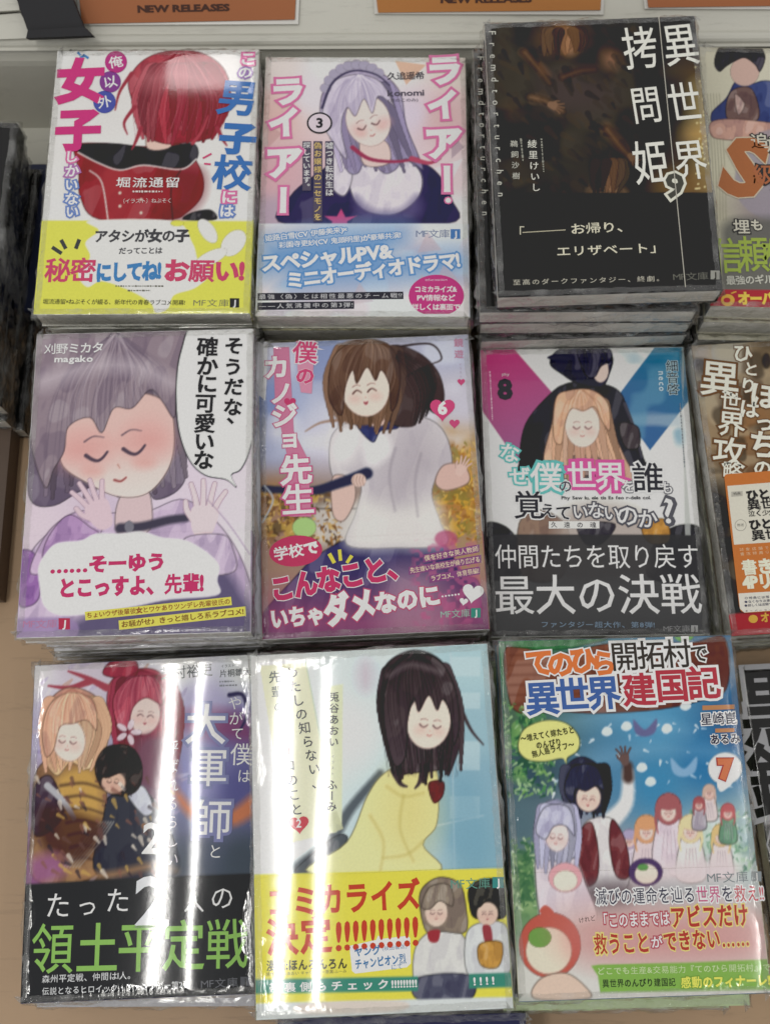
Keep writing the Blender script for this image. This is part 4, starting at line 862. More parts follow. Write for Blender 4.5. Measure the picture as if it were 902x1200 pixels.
def cover_cardigan():                # pale blue cover, dark haired figure in a yellow cardigan
    c = Cover([(297,767),(567,751),(600,1185),(303,1196)], (2.609,280,740))
    c.field([(80,120,'dce8e8'),(400,80,'cfe0e2'),(700,80,'a8ccd4'),(700,300,'94bcca'),(720,450,'84b0c4'),(700,650,'7cacc0'),(330,300,'d8e4e2'),(80,400,'dde6e0'),(80,680,'e0e8e8'),(620,700,'a4c4cc')])
    for x, y, w, h in ((640,70,90,60),(650,180,80,50),(660,330,70,90),(640,500,90,70),(370,90,60,80)): c.poly([(x,y),(x+w,y),(x+w,y+h),(x,y+h)], 'c4dade', .6, .5, True)
    c.line([(640,60),(655,730)], 'b8d0d8', 4); c.line([(560,600),(740,560)], 'b8d0d8', 5)
    c.poly([(640,470),(700,440),(745,520),(760,735),(640,735)], '74a8c0', 5, .7)
    c.line([(190,720),(280,640),(340,540),(430,430)], '5a646c', 44, 22, 1); c.poly([(175,735),(200,700),(300,620),(330,640),(230,735)], '50585f', 1)
    # cardigan
    c.poly([(215,735),(330,640),(390,500),(440,430),(520,390),(590,400),(606,480),(600,590),(560,650),(600,735)], 'dfdc96', 1.5, grad=((330,640),(580,450),'e8dc90')); c.poly([(480,430),(560,440),(590,560),(545,660),(480,640),(450,560)], 'd6cc74', 10, .6)
    for q in ([(400,560),(440,640),(430,735)], [(500,500),(490,600),(530,700)], [(450,470),(500,500),(560,490)], [(560,640),(510,680),(440,690)]): c.line(q, 'b8a850', 5, 2, 1, .6)
    c.poly([(575,460),(620,455),(618,500),(590,520)], '7c2c34', 1); c.poly([(500,360),(570,370),(560,400),(490,400)], 'd8dce8', 1)
    c.poly([(490,290),(560,300),(570,380),(500,385)], 'e0c4b0', 1.5)
    # head turned away, dark bob
    c.ell(600, 280, 50, 90, 'ecd4c0', 1.6, 1, .2)
    c.poly([(420,180),(450,90),(530,50),(610,80),(660,170),(680,290),(640,430),(620,420),(570,425),(520,430),(470,430),(445,330),(430,260)], '45393c', 1.3, grad=((500,60),(560,400),'54464a'))
    c.FACE = 1
    c.line([(660,200),(700,290),(740,340)], '4c4044', 14, 3); c.line([(560,380),(550,450),(535,475)], '4c4044', 20, 3); c.line([(470,420),(490,460),(510,470)], '4c4044', 22, 3)
    c.strands([(520,54),(445,120),(425,240),(450,440)], [(535,54),(630,110),(675,230),(665,440)], 30, '221a20', 5, .5, 9, 25, 15)
    c.strands([(520,54),(450,120),(435,230),(480,440)], [(535,54),(620,110),(660,230),(645,420)], 30, '221a20', 5, .55, 5, 5); c.strands([(520,60),(465,130),(450,230),(490,420)], [(535,60),(600,120),(640,230),(620,380)], 12, '8c7c80', 5, .45, 5, 6)
    c.ell(575, 270, 66, 84, 'ecd4c4', 1.4, 1, .12); calm_face(c, 580, 282, 48, .1, '44343a', 0)
    c.poly([(440,260),(455,130),(530,60),(610,85),(655,170),(668,280),(650,340),(640,250),(618,200),(600,235),(575,190),(545,240),(530,200),(512,270),(505,380),(470,400)], '45393c', 1.2, grad=((520,70),(560,380),'5c4e52'))
    c.strands([(530,66),(470,120),(455,220),(480,380)], [(545,66),(610,110),(650,200),(655,320)], 30, '221a20', 4, .55, 4, 31)
    c.line([(455,130),(520,95),(610,118)], '9c8c90', 7, 5, 2, .55); c.ell(385, 130, 26, 50, 'c8a8b8', 4, .6)
    # notes
    c.poly([(70,100),(207,90),(300,610),(155,645)], 'dde4b8', .4, 1, True); c.poly([(262,165),(318,155),(315,590),(258,575)], 'd6dcb4', .4, 1, True); c.line([(207,90),(262,380)], 'a8b090', 3, 3, .4, .7)
    c.poly([(250,560),(300,545),(320,600),(290,612)], 'c0c498', .5, .9, True)
    c.use('title_lettering'); k = '44464a'; g = '5c6460'
    for i, ch in enumerate('わたしの知らない、'): c.put(ch, 166 + i * 9.5, 122 + i * 42, 38, k, .01, rot=-.15)
    cols = [g] * 3 + ['d07470'] * 3 + [k] * 4
    for i, ch in enumerate('先輩の100コのこと'): c.put(ch, 116 + i * 7.2, 135 + i * 45, 38, cols[i], .01, rot=-.1)
    c.use('number_badge'); c.heart(187, 585, 32, 'cc3c48', 0, -.1); c.put('2', 187, 583, 34, 'ecdcd8', .02)
    c.use('author_name'); c.V('兎谷あおい', 292, 178, 290, 350, 31, k, .015); c.V('ふーみ', 286, 448, 284, 548, 32, k, .015); c.V('イラスト', 288, 368, 287, 440, 10, '8c9080')
    c.band_y = c.m(430, 735)[1]
    c.poly([(40,740),(850,722),(860,1125),(40,1138)], 'dfd63e', .4, 1, True)
    # uniformed pair on the band, plain figures
    c.poly([(530,1060),(540,960),(600,910),(670,920),(710,1000),(700,1100),(640,1130),(560,1120)], 'd4d4d0', 1); c.poly([(690,930),(740,890),(810,900),(830,1000),(810,1060),(700,1060)], 'd0d4d4', 1)
    c.poly([(548,830),(560,780),(610,750),(670,770),(690,840),(690,920),(620,920),(570,920)], '8c7c6c', 1); c.ell(600, 860, 34, 44, 'e0c8b4', 1.2); calm_face(c, 600, 862, 27, 0); c.poly([(555,840),(580,780),(640,775),(650,840),(610,825),(580,850)], '9a8a78', .8)
    c.strands([(600,755),(560,790),(555,840),(575,910)], [(620,755),(680,790),(690,850),(670,915)], 14, '5c5048', 4, .5, 3, 2)
    c.poly([(700,840),(700,780),(750,755),(805,770),(815,840),(800,880),(720,880)], '34342f', 1); c.ell(755, 865, 32, 36, 'dcc0ac', 1.2); calm_face(c, 755, 866, 24, 0, style=1); c.poly([(705,830),(720,780),(790,775),(805,840),(760,820),(730,845)], '38362f', .8)
    c.poly([(575,920),(610,915),(605,950),(580,950)], 'a83840', .6); c.poly([(740,905),(765,905),(770,960),(750,960)], 'a04048', .6); c.poly([(730,960),(800,955),(790,1030),(735,1025)], 'cc9440', .8); c.poly([(545,1062),(700,1055),(705,1130),(545,1130)], '54566c', 1)
    c.poly([(40,1064),(545,1058),(545,1104),(40,1108)], '3c8c78', .35, 1, True); c.poly([(700,1052),(850,1048),(850,1094),(700,1098)], '3c8c78', .35, 1, True)
    c.poly([(40,1138),(860,1125),(860,1200),(40,1210)], 'cfd6d6', .5, 1, True); c.poly([(200,1140),(485,1134),(486,1165),(210,1172)], 'd8c4b4', 2, .7)
    c.use('band_lettering'); r = 'cc4430'
    c.H('コミカライズ', 90, 828, 552, 802, 92, r, .035, sy=1.05); c.H('決定', 88, 935, 288, 925, 102, r, .03, sy=1.1)
    for i in range(10): c.put('!', 306 + i * 25.5, 932 - i * 1.6, 118, r, .02, rot=.0)
    c.shape([(338,962),(418,944),(424,930),(434,941),(512,932),(520,940),(522,1018),(510,1030),(356,1048),(346,1040)], 'dce8ee'); c.H('ヤング', 352, 982, 432, 974, 30, '3c78b0', .03); c.H('(秋田書店)', 436, 972, 510, 964, 14, '6c8cb0'); c.H('チャンピオン烈', 354, 1020, 508, 1002, 32, '3c78b0', .03); c.H('にて', 462, 1030, 498, 1026, 18, '3c78b0')
    c.H('漫画:ほんろんろん', 90, 1022, 332, 1016, 34, '4c4a34', .035); c.H('原作・兎谷あおい キャラクター原案:ふーみ', 90, 1048, 330, 1040, 12, '6c6a44')
    c.H('帯裏側もチェック!!!!!!!!!', 92, 1090, 542, 1080, 30, 'e4ece0', .03); c.H('!!!!', 705, 1076, 780, 1073, 32, 'e4ece0', .03)
    c.mf(640, 773, 762, 769, 36, '5c9484', 784, 768, 34, '3c8c88')
    return c

def cover_village():                 # wooden sign title above blue sky, crowd in white, green note
    c = Cover([(584,747.6),(855,745),(901,1165),(611,1176)], (2.554,570,730), .95)
    c.field([(60,60,'3c7c4c'),(700,60,'4c78a0'),(60,300,'4c6c54'),(140,430,'3c5464'),(500,300,'4c94c0'),(760,330,'2c5c90'),(650,420,'3078b0'),(500,480,'3c88b8'),(400,450,'4c84ac'),(100,600,'54707c'),(760,640,'90acb0'),(620,700,'b4c0c0'),(100,800,'6c9460'),(400,760,'a8a4a8'),(760,760,'b8c4c4'),(260,640,'8c90a4')])
    c.patches(['4c8c50','2c5c40','74a858'], .22, .52, 4, .12, c.box(30, 220, 200, 500, 8), .8); c.patches(['5c8c54','8cb070','3c6c48'], .2, .5, 6, .12, c.box(60, 640, 200, 900, 8), .8)
    c.patches(['6ca07c','a4c4a4','dce4e0'], .2, .58, 8, .12, c.box(600, 540, 800, 780, 8), .7)
    c.poly([(60,60),(200,90),(380,55),(600,60),(710,45),(716,200),(620,240),(500,262),(330,270),(200,262),(120,270),(70,230)], '8c5440', 1, 1, grad=((300,60),(400,270),'744032'))
    for i in range(6): c.line([(70, 90 + i * 30), (300, 80 + i * 32), (700, 62 + i * 28)], '5c3026', 4, 3, .8, .5)
    c.poly([(60,60),(40,40),(200,38),(360,42),(300,60),(200,75)], '3c8448', 1, .9)
    c.dabs(40, 230, 210, 520, ['4c8c50','2c5c40','74a858','9cc488'], 220, 15, 2); c.dabs(80, 640, 190, 860, ['5c8c54','8cb070','3c6c48','b8d0a0'], 140, 15, 5); c.dabs(600, 560, 810, 770, ['6ca07c','a4c4a4','dce4e0','4c7c64'], 160, 14, 7); c.dabs(200, 300, 790, 520, ['dce6ea','e8eef0','a8c8e0'], 50, 13, 9, .8)
    for q in ([(230,300),(420,280),(600,330)], [(300,420),(500,380),(760,400)]): c.line(q, '8cbcd8', 26, 6, 5, .35)
    # tiny far figures as simple shapes
    for x, y, s_, hc, cc in ((430,650,.7,'a89cc0','d4c8d8'),(700,640,.8,'d8b878','dccccc'),(575,650,.7,'7c6480','d8c4cc'),(480,620,1.0,'d89868','d8c4c8'),(545,560,1.1,'a85c60','dccad4'),(610,620,1.0,'e0cc98','e0d8d4'),(665,510,.55,'c8a898','d8c8c8'),(720,570,.6,'c05c60','70a480'),(635,545,.5,'a85458','b0a8b4')):
        c.poly([(x-40*s_,y+150*s_),(x-28*s_,y+30*s_),(x,y+5*s_),(x+30*s_,y+30*s_),(x+44*s_,y+150*s_)], cc, 1.5); c.ell(x, y, 36*s_, 44*s_, hc, 1.2); c.ell(x, y + 10*s_, 20*s_, 24*s_, 'e8d0c4', 1.5); c.ell(x, y - 18*s_, 30*s_, 22*s_, hc, 1.2); calm_face(c, x, y + 12*s_, 15*s_, 0)
        for e in (-1, 1): c.line([(x + e*24*s_, y-10*s_), (x + e*34*s_, y+30*s_), (x + e*28*s_, y+66*s_)], hc, 13*s_, 2)
        for e in (-18, -4, 10, 24): c.line([(x+e*.6*s_, y+60*s_), (x+e*s_, y+140*s_)], 'a898a4', 2.2, 1, .3, .7)
    c.poly([(430,740),(560,720),(720,720),(730,770),(430,780)], 'd8c8cc', 3, .9)
    for x, y, s_ in ((475,320,1),(590,440,1.1)):
        c.poly([(x,y),(x-34*s_,y-30*s_),(x-28*s_,y+10*s_),(x,y+22*s_),(x+30*s_,y+8*s_),(x+34*s_,y-32*s_)], ('6c5c8c','8cb4d8')[int(s_ > 1)], 1.5, .8)
    for x, y in ((492,478),(362,325),(420,310),(540,318),(466,435),(595,250)): c.poly([(x-16,y),(x-6,y-14),(x+10,y-12),(x+16,y+4),(x+2,y+14),(x-12,y+10)], 'd8e0e4', .7, .9)
    # dark haired figure with a raised arm, seen plainly
    c.line([(370,600),(420,540),(425,450)], 'd8d8d8', 52, 30, 1); c.line([(425,465),(424,430)], '54403c', 34, 30, 1); c.hand(415, 408, 26, -.15, '6c5450', '3c2c2c', .3)
    c.poly([(280,780),(285,640),(310,590),(380,590),(420,680),(420,800),(290,810)], 'dcd8d6', 1.5); c.poly([(285,780),(280,640),(318,600),(340,700),(330,780)], '7c3c40', 1.2); c.poly([(380,590),(420,660),(430,760),(390,760),(370,660)], '7c3c40', 1.2); c.poly([(290,790),(420,780),(430,860),(290,860)], '5c5860', 3, .8)
    c.poly([(225,500),(240,430),(290,400),(350,440),(365,510),(340,540),(350,570),(270,560),(240,550)], '363850', 1.2); c.strands([(285,405),(235,440),(225,500),(240,575)], [(300,405),(360,440),(375,500),(360,570)], 14, '20223a', 4, .5, 6, 13, 10); c.ell(308, 525, 36, 42, 'e4c8b8', 1.5); calm_face(c, 308, 530, 28, .1, style=1); c.poly([(235,500),(260,430),(330,430),(355,500),(330,490),(300,505),(270,500),(262,545)], '3a3c54', 1)
    c.strands([(285,405),(240,440),(235,490),(262,550)], [(300,405),(350,440),(362,490),(345,530)], 14, '20223a', 4, .5, 3, 3)
    c.poly([(160,860),(150,720),(180,690),(260,700),(300,780),(330,900),(180,900)], 'd8ccd4', 2.5); c.poly([(145,610),(165,550),(210,530),(260,560),(282,640),(260,710),(180,710),(150,670)], 'b0b0cc', 1.5); c.strands([(210,530),(165,560),(148,640),(160,740)], [(220,530),(265,560),(285,640),(272,740)], 14, '8c8cb4', 4, .5, 6, 14, 9); c.ell(215, 640, 34, 46, 'e4d0cc', 1.8); calm_face(c, 213, 645, 28, .1); c.poly([(150,620),(180,550),(250,555),(268,640),(240,610),(205,612),(180,650)], 'bcbcd6', 1.2)
    c.ell(240, 765, 50, 44, 'dc9ca4', 1.2); c.ell(240, 775, 36, 32, 'e4d4c4', 1); c.ell(478, 750, 50, 42, '54406c', 1.2); c.ell(480, 755, 34, 30, 'e0cfc0', 1); c.ell(470,735,16,10,'5c9850',.8)
    c.band_y = c.m(450, 742)[1]
    c.poly([(280,870),(850,860),(860,1150),(90,1150),(90,1000),(250,880)], 'd6d2cc', 5, .9)
    # plain fruit like shape where the mascot stands
    c.ell(195, 968, 92, 98, 'c4584a', 1); c.ell(192, 985, 68, 70, 'e4cfb8', 1.5); c.ell(165, 945, 34, 30, '6c9c48', 1); c.poly([(150,1128),(165,1070),(240,1050),(300,1090),(310,1128)], 'd8bca8', 1.5); c.poly([(165,870),(180,848),(205,866),(210,890)], 'c4584a', .8)
    c.ell(560, 920, 300, 50, 'c87c78', 16, .75); c.ell(560, 968, 260, 40, 'c86c6c', 12, .6)
    c.poly([(318,1030),(340,1026),(600,1020),(850,1010),(850,1100),(600,1105),(345,1110),(338,1060)], '7cae48', .5, 1, True)
    bub = [(100,350),(120,312),(180,290),(240,300),(276,340),(274,380),(244,402),(240,420),(228,404),(180,412),(130,408),(102,384)]
    c.poly([((x - 185) * 1.05 + 185, (y - 350) * 1.05 + 350) for x, y in bub], '4c5c3c', .4, .8); c.poly(bub, 'dcd878', .4, art=False)
    c.ell(712, 440, 50, 48, 'e4e4e0', .7); c.poly([(690,480),(735,480),(700,510)], 'e4e4e0', .6)
    c.ell(600, 45, 20, 9, '6cb04c', .5, 1, -.4); c.ell(575, 45, 14, 7, '6cb04c', .5, 1, .5)
    wt = ((.10, 'e0dcd4'),)
    c.use('title_lettering')
    for ch, x, y, z in (('て',158,112,86),('の',222,118,84),('ひ',288,108,84),('ら',350,118,80)): c.put(ch, x, y, z, 'dc7038', .05, wt)
    for ch, x, y, z in (('開',412,98,88),('拓',490,95,86),('村',568,92,86),('で',632,92,54)): c.put(ch, x, y, z, '44403c', .025, wt, rot=-.02, sy=1.05)
    for ch, x, y in (('異',168,222),('世',258,212),('界',350,208)): c.put(ch, x, y, 104, '4464a8', .06, wt, rot=-.04)
    for ch, x, y in (('建',455,200),('国',552,188),('記',645,182)): c.put(ch, x, y, 102, 'b83c48', .06, wt, rot=-.03)
    c.use('speech_lettering')
    for t, x0, y0, x1, y1 in (('〜増えてく嫁たちと',104,345,264,318), ('のんびり',150,366,226,354), ('無人島ライフ〜',138,393,264,362)): c.H(t, x0, y0, x1, y1, 23, '4c4c34', .03)
    c.use('author_name')
    c.shape([(642,250),(736,248),(736,262),(642,264)], 'b87c50'); c.shape([(680,320),(736,319),(736,331),(680,332)], 'b87c50')
    c.H('星崎崑', 636, 292, 742, 288, 38, '34384c', .03, ((.1, 'd8dce0'),)); c.H('あるみ', 664, 353, 752, 350, 32, '34384c', .03, ((.1, 'd8dce0'),))
    c.use('number_badge'); c.put('7', 712, 442, 74, 'd07048', .08, ((.12, 'b03c3c'),))
    c.use('band_lettering'); dw = ((.09, 'e4e0e4'),)
    tx = '滅びの運命を辿る世界を救え!!'; cols = ['4c4c5c'] * 8 + ['c45c84'] * 2 + ['4c4c5c'] + ['c45c64'] * 4
    c.H(tx, 328, 824, 822, 814, 46, '4c4c5c', .01, dw, sy=1.1, cols=cols)
    c.H('けれど', 280, 895, 330, 886, 18, '5c4c4c'); c.H('「このままでは', 336, 896, 548, 888, 38, 'ecd8d8', .02, ((.12, 'b85460'),), sy=1.15)
    yo = ((.09, 'e0c870'),)
    c.H('アビスだけ', 548, 886, 778, 878, 62, 'b84038', .03, yo, sy=1.1); c.H('救うこと', 324, 966, 490, 960, 58, 'b84038', .03, yo, sy=1.1); c.H('が', 492, 960, 528, 958, 36, 'ecd8d8', .02, ((.12, 'b85460'),)); c.H('できない……', 528, 958, 780, 944, 56, 'b84038', .03, yo, sy=1.1)
    c.H('どこでも生産&交易能力『てのひら開拓村』で', 334, 1046, 842, 1034, 23, 'b4cc90', .02); c.H('異世界のんびり建国記', 350, 1083, 566, 1078, 25, '3c4c34', .03); c.H('感動のフィナーレ!!', 580, 1080, 845, 1072, 34, 'd8d850', .05, ((.1, '6c9c3c'),))
    c.mf(655, 768, 778, 765, 34, '7c8488', 800, 764, 30, '80888c')
    return c

def cover_rank():                    # cream page border, blue cloak, big orange brown letter
    c = Cover([(819,55),(1055,61),(1085,366),(832,359)], (1.0,0,0), .80)
    c.field([(830,80,'b4b09a'),(830,200,'b8b49c'),(840,280,'aca890'),(902,80,'b8b4a0'),(960,200,'a8a088'),(900,250,'8c8080'),(1040,300,'6c6c58')])
    for i in range(5): c.line([(828 + i * 3.5, 110), (834 + i * 3.5, 190), (836 + i * 3.5, 258)], '8c8870', 1, 1, .3, .7)
    c.poly([(832,135),(850,115),(862,95),(880,98),(902,95),(960,110),(960,150),(850,150)], '3f4a7c', .8); c.poly([(855,108),(880,104),(888,140),(852,140)], '6c5450', 1); c.poly([(860,110),(872,122),(864,135)], 'a88c84', .8)
    c.poly([(834,142),(870,140),(930,150),(930,168),(850,164),(832,158)], 'b88c7c', 1); c.poly([(880,160),(940,160),(940,250),(890,255),(860,220)], '8c8490', 2, .8)
    c.ell(872, 84, 17, 17, 'b8988c', 1); c.poly([(836,74),(842,56),(860,49),(885,50),(896,66),(890,84),(884,76),(872,68),(860,72),(850,78),(842,84)], '34303c', .6)
    c.strands([(865,50),(845,58),(840,70),(846,82)], [(868,50),(885,54),(894,66),(888,82)], 10, '1c1a24', 2, .5, 1, 1)
    c.poly([(848,262),(902,255),(1090,262),(1090,345),(842,345),(846,300)], '5c5c58', 3, .85)
    c.poly([(842,262),(830,262),(834,345),(846,345)], 'aca890', .6, .8, True)
    c.band_y = c.m(900, 338)[1]
    c.poly([(810,339),(1100,342),(1100,380),(810,370)], 'a8343c', .4, 1, True)
    c.use('title_lettering'); c.put('S', 872, 196, 98, 'a0603c', .045, ((.06, 'b4a890'),), rot=.25)
    for ch, x, y, z in (('追',889,166,20),('放',908,170,20),('級',894,205,26),('鑑',916,215,26),('埋',868,266,19),('も',886,264,15)): c.put(ch, x, y, z, 'b8b4a4' if z < 22 else 'a46040', .03, ((.08, '3c3c3c'),))
    for ch, x, y in (('信',852,300),('頼',882,298),('を',908,300)): c.put(ch, x, y, 34, '8ca040', .03, sy=1.35)
    c.use('subtitle_lettering'); c.H('最強のギルドを創る', 850, 329, 950, 326, 12, 'b4b4a8', .02)
    c.use('band_lettering'); c.H('オーバーラップ文庫', 864, 350, 990, 350, 17, 'd0b040', .06)
    c.disc(852, 352, 8, 7, 'c89838'); c.disc(851, 352, 4, 3, 'a8343c', .00004); c.bar(856, 344, 862, 342, 1.6, 'c89838', .00004)
    return c

def cover_conquest():                # brown cover with white brush title and an orange leaflet card
    c = Cover([(809,405),(1050,391),(1117,731),(857,746)], (2.5625,550,380), .88)
    c.field([(680,80,'8c94b0'),(760,80,'a8a08c'),(900,80,'8c7454'),(690,200,'98907c'),(690,350,'947c5c'),(700,500,'54483c'),(850,300,'8c6440'),(900,500,'6c4c34'),(720,650,'38342e'),(740,800,'3c322c'),(1100,200,'6c5c4c'),(1300,600,'4c4034')])
    c.patches(['5c4c3c','a89474','3c342c'], .14, .6, 2, .15, None, .6); c.ell(890,110,14,24,'2c2826',2,.8)
    c.poly([(690,520),(780,500),(800,860),(760,880),(730,700)], '2c2a28', 4, .7); c.patches(['8c8c84'], .8, .8, 5, .05, c.box(690,420,790,700,6), .8)
    c.band_y = c.m(860, 868)[1]
    c.poly([(760,872),(1500,800),(1500,1000),(760,1000)], 'a82838', .4, 1, True)
    w = 'd8d4c0'; h = ((.07, '6c4c34'),)
    c.use('title_lettering')
    for ch, x, y, z in (('ひ',818,88,60),('と',843,135,46),('り',835,185,52),('は',838,255,60),('ぼ',885,215,88),('っ',885,295,62),('ち',882,362,92),('の',878,432,56),('異',750,165,118),('世',782,232,62),('界',785,300,82),('攻',778,385,98),('略',788,440,60)): c.put(ch, x, y, z, w, .025, h, rot=.12)
    c.use('band_lettering'); c.disc(850, 885, 14, 12, 'c89838'); c.H('オーバーラップ文庫', 872, 882, 1120, 858, 32, 'c89838', .04)
    return c

def cover_black():                   # black and silver gothic cover
    c = Cover([(867.6,784.8),(1111.9,769),(1185.6,1142.1),(922.7,1159.4)], (1.0,0,0), .88)
    c.field([(866,790,'8c8c90'),(900,800,'6c6c70'),(880,860,'8c8890'),(895,960,'504e50'),(902,900,'6c7c54'),(910,1050,'5c585c'),(980,900,'3c3c3c'),(1060,1100,'3c3c3c')])
    c.patches(['a4a4a8','7c7480'], .14, .52, 7, .12, None, .7)
    c.ell(900, 915, 8, 18, '84a054', 3, .7)
    c.band_y = c.m(1000, 1040)[1]; c.poly([(880,1045),(1200,1030),(1200,1140),(880,1140)], '3a3638', .5, 1, True)
    c.use('title_lettering')
    for ch, x, y, z in (('黒',908,828,88),('鋼',918,915,84),('の',926,985,60)): c.put(ch, x, y, z, '242226', .05, ((.09, '9c9ca0'),), rot=-.05, sy=1.1)
    c.use('band_lettering'); c.H('黒の最終章', 915, 1080, 1040, 1070, 22, 'b8b4b0', .02)
    return c

# ------------------------------------------------------------------ book builder
T0 = 0.0133                       # thickness of a volume
def film_mesh(seed, t, w=BW, h=BH, crease=1.0):
    """shrink film where it stands off the book: four crinkled walls with a narrow lip folded over the faces"""
    r = random.Random(seed); nz = lambda s: (r.random() - .5) * s
    vs = []; fs = []
    hw, hh = w / 2, h / 2
    path = []
    nx_, ny_ = 34, 46
    for i in range(nx_): path.append((-hw + w * i / nx_, -hh, 0, -1))
    for i in range(ny_): path.append((hw, -hh + h * i / ny_, 1, 0))
    for i in range(nx_): path.append((hw - w * i / nx_, hh, 0, 1))
    for i in range(ny_): path.append((-hw, hh - h * i / ny_, -1, 0))
    n = len(path)
    # rings: lip on top, shoulder, wall, shoulder, lip below
    rings = [(-.0030, t + .00030), (-.0007, t + .00038), (.0006, t - .0002)] + [(.0009, t * (1 - k / 6)) for k in range(1, 6)] + [(.0006, .0002), (-.0007, -.0003)]
    ph = [r.uniform(0, 6) for _ in range(6)]
    for k, (off, z) in enumerate(rings):
        inner = k in (0, 1, len(rings) - 1)
        for i, (x, y, ax, ay) in enumerate(path):
            u = i / n * 2 * PI
            wv = .0005 * math.sin(u * 9 + ph[0]) + .0004 * math.sin(u * 23 + ph[1] + k) + nz(.0013) if not inner else nz(.00012 if k else .0006)
            o = off + (max(wv, -.0008) * crease if not inner else wv)
            cx = x + (ax * o if ax else (0 if abs(x) < hw - 1e-6 else math.copysign(o, x)))
            cy = y + (ay * o if ay else 0)
            if ax and abs(y) > hh - 1e-6: cy = y + math.copysign(o, y)
            vs.append((cx, cy, z + (nz(.0009) if not inner else nz(.00004))))
    for k in range(len(rings) - 1):
        for i in range(n):
            a, b = k * n + i, k * n + (i + 1) % n
            fs.append((a + n, b + n, b, a))
    me = mesh('film', vs, fs, True)
    me.materials.append(M_FILM)
    return me

def jacket_mesh(t, w=BW, h=BH):
    th = .00035; r_ = .0012; hw = w / 2
    P = [(-hw, t - th), (-hw, t)]
    for k in range(5): a = PI / 2 * (1 - k / 4); P.append((hw - r_ + r_ * math.cos(a), t - r_ + r_ * math.sin(a)))
    for k in range(5): a = -PI / 2 * (k / 4); P.append((hw - r_ + r_ * math.cos(a), r_ + r_ * math.sin(a)))
    P += [(-hw, 0), (-hw, th)]
    ri = r_ - th
    for k in range(5): a = -PI / 2 * (1 - k / 4); P.append((hw - r_ + ri * math.cos(a), r_ + ri * math.sin(a)))
    for k in range(5): a = PI / 2 * (k / 4); P.append((hw - r_ + ri * math.cos(a), t - r_ + ri * math.sin(a)))
    return profile_mesh('jacket', P, -h / 2, h / 2)
def band_mesh(t, v_mm):
    """outer paper band: a sleeve round front, spine and back over the lower part of the book"""
    th = .00018; y0 = -BH / 2 - .0; y1 = BH / 2 - v_mm / 1000; hw = BW / 2; e = .00002
    o = .00022
    P = [(-hw - .0001, t + e), (-hw - .0001, t + o), (hw - .0002, t + o), (hw + o, t - .0008), (hw + o, .0008), (hw - .0002, -o), (-hw, -o), (-hw, -e), (hw - .0006, -e), (hw + .00004, .0008), (hw + .00004, t - .0008), (hw - .0006, t + e)]
    return profile_mesh('band', P, y0 + .0003, y1)
PAGE = {}
def page_mesh(t):
    k = round(t, 5)
    if k not in PAGE:
        me = box_mesh('pages', -BW / 2 + .0006, BW / 2 - .0006, -BH / 2 + .0007, BH / 2 - .0007, .0004, t - .0004)
        me.materials.append(M_PAGE); PAGE[k] = me
    return PAGE[k]
def colour_mesh(me, col):
    ca = me.color_attributes.new('Col', 'FLOAT_COLOR', 'POINT')
    ca.data.foreach_set('color', np.tile(np.r_[col, 1.0], (len(me.vertices), 1)).ravel())
    me.materials.append(M_PRINT); return me

def picture_mesh(c, y0, y1, z, t):
    """printed front between two heights of the sheet, one sample point every 0.6 mm"""
    nyv = max(2, int((y1 - y0) / STEP) + 1)
    ys = np.linspace(y0, y1, nyv); xs = np.linspace(0.15, 104.6, c.nx)
    fy = np.clip(ys / 149 * (c.ny - 1), 0, c.ny - 1.001); i0 = fy.astype(int); f = (fy - i0)[:, None, None]
    C = c.I[i0] * (1 - f) + c.I[i0 + 1] * f
    X, Y = np.meshgrid(xs, ys)
    V = np.c_[X.ravel() / 1000 - BW / 2, BH / 2 - Y.ravel() / 1000, np.full(X.size, z)]
    nx_ = c.nx; idx = np.arange(nyv * nx_).reshape(nyv, nx_)
    F = np.stack([idx[1:, :-1], idx[1:, 1:], idx[:-1, 1:], idx[:-1, :-1]], -1).reshape(-1, 4)
    me = bpy.data.meshes.new('picture'); me.vertices.add(len(V)); me.vertices.foreach_set('co', V.ravel())
    me.loops.add(F.size); me.loops.foreach_set('vertex_index', F.ravel().astype(np.int32))
    me.polygons.add(len(F)); me.polygons.foreach_set('loop_start', np.arange(0, F.size, 4, dtype=np.int32)); me.polygons.foreach_set('loop_total', np.full(len(F), 4, dtype=np.int32))
    me.update(calc_edges=True)
    ca = me.color_attributes.new('Col', 'FLOAT_COLOR', 'POINT')
    A = albedo(np.clip(C, 0, 255).reshape(-1, 3), c.gain); ca.data.foreach_set('color', np.c_[A, np.ones(len(A))].ravel())
    me.materials.append(M_PRINT)
    return me

FILMS = [film_mesh(900 + i, T0, crease=1.3) for i in range(4)]
JACKETS = {}
def thing(name, label, cat, group=None):
    o = bpy.data.objects.new(name, None); COL.objects.link(o); o.empty_display_size = .02
    o['label'] = label; o['category'] = cat
    if group: o['group'] = group
    return o

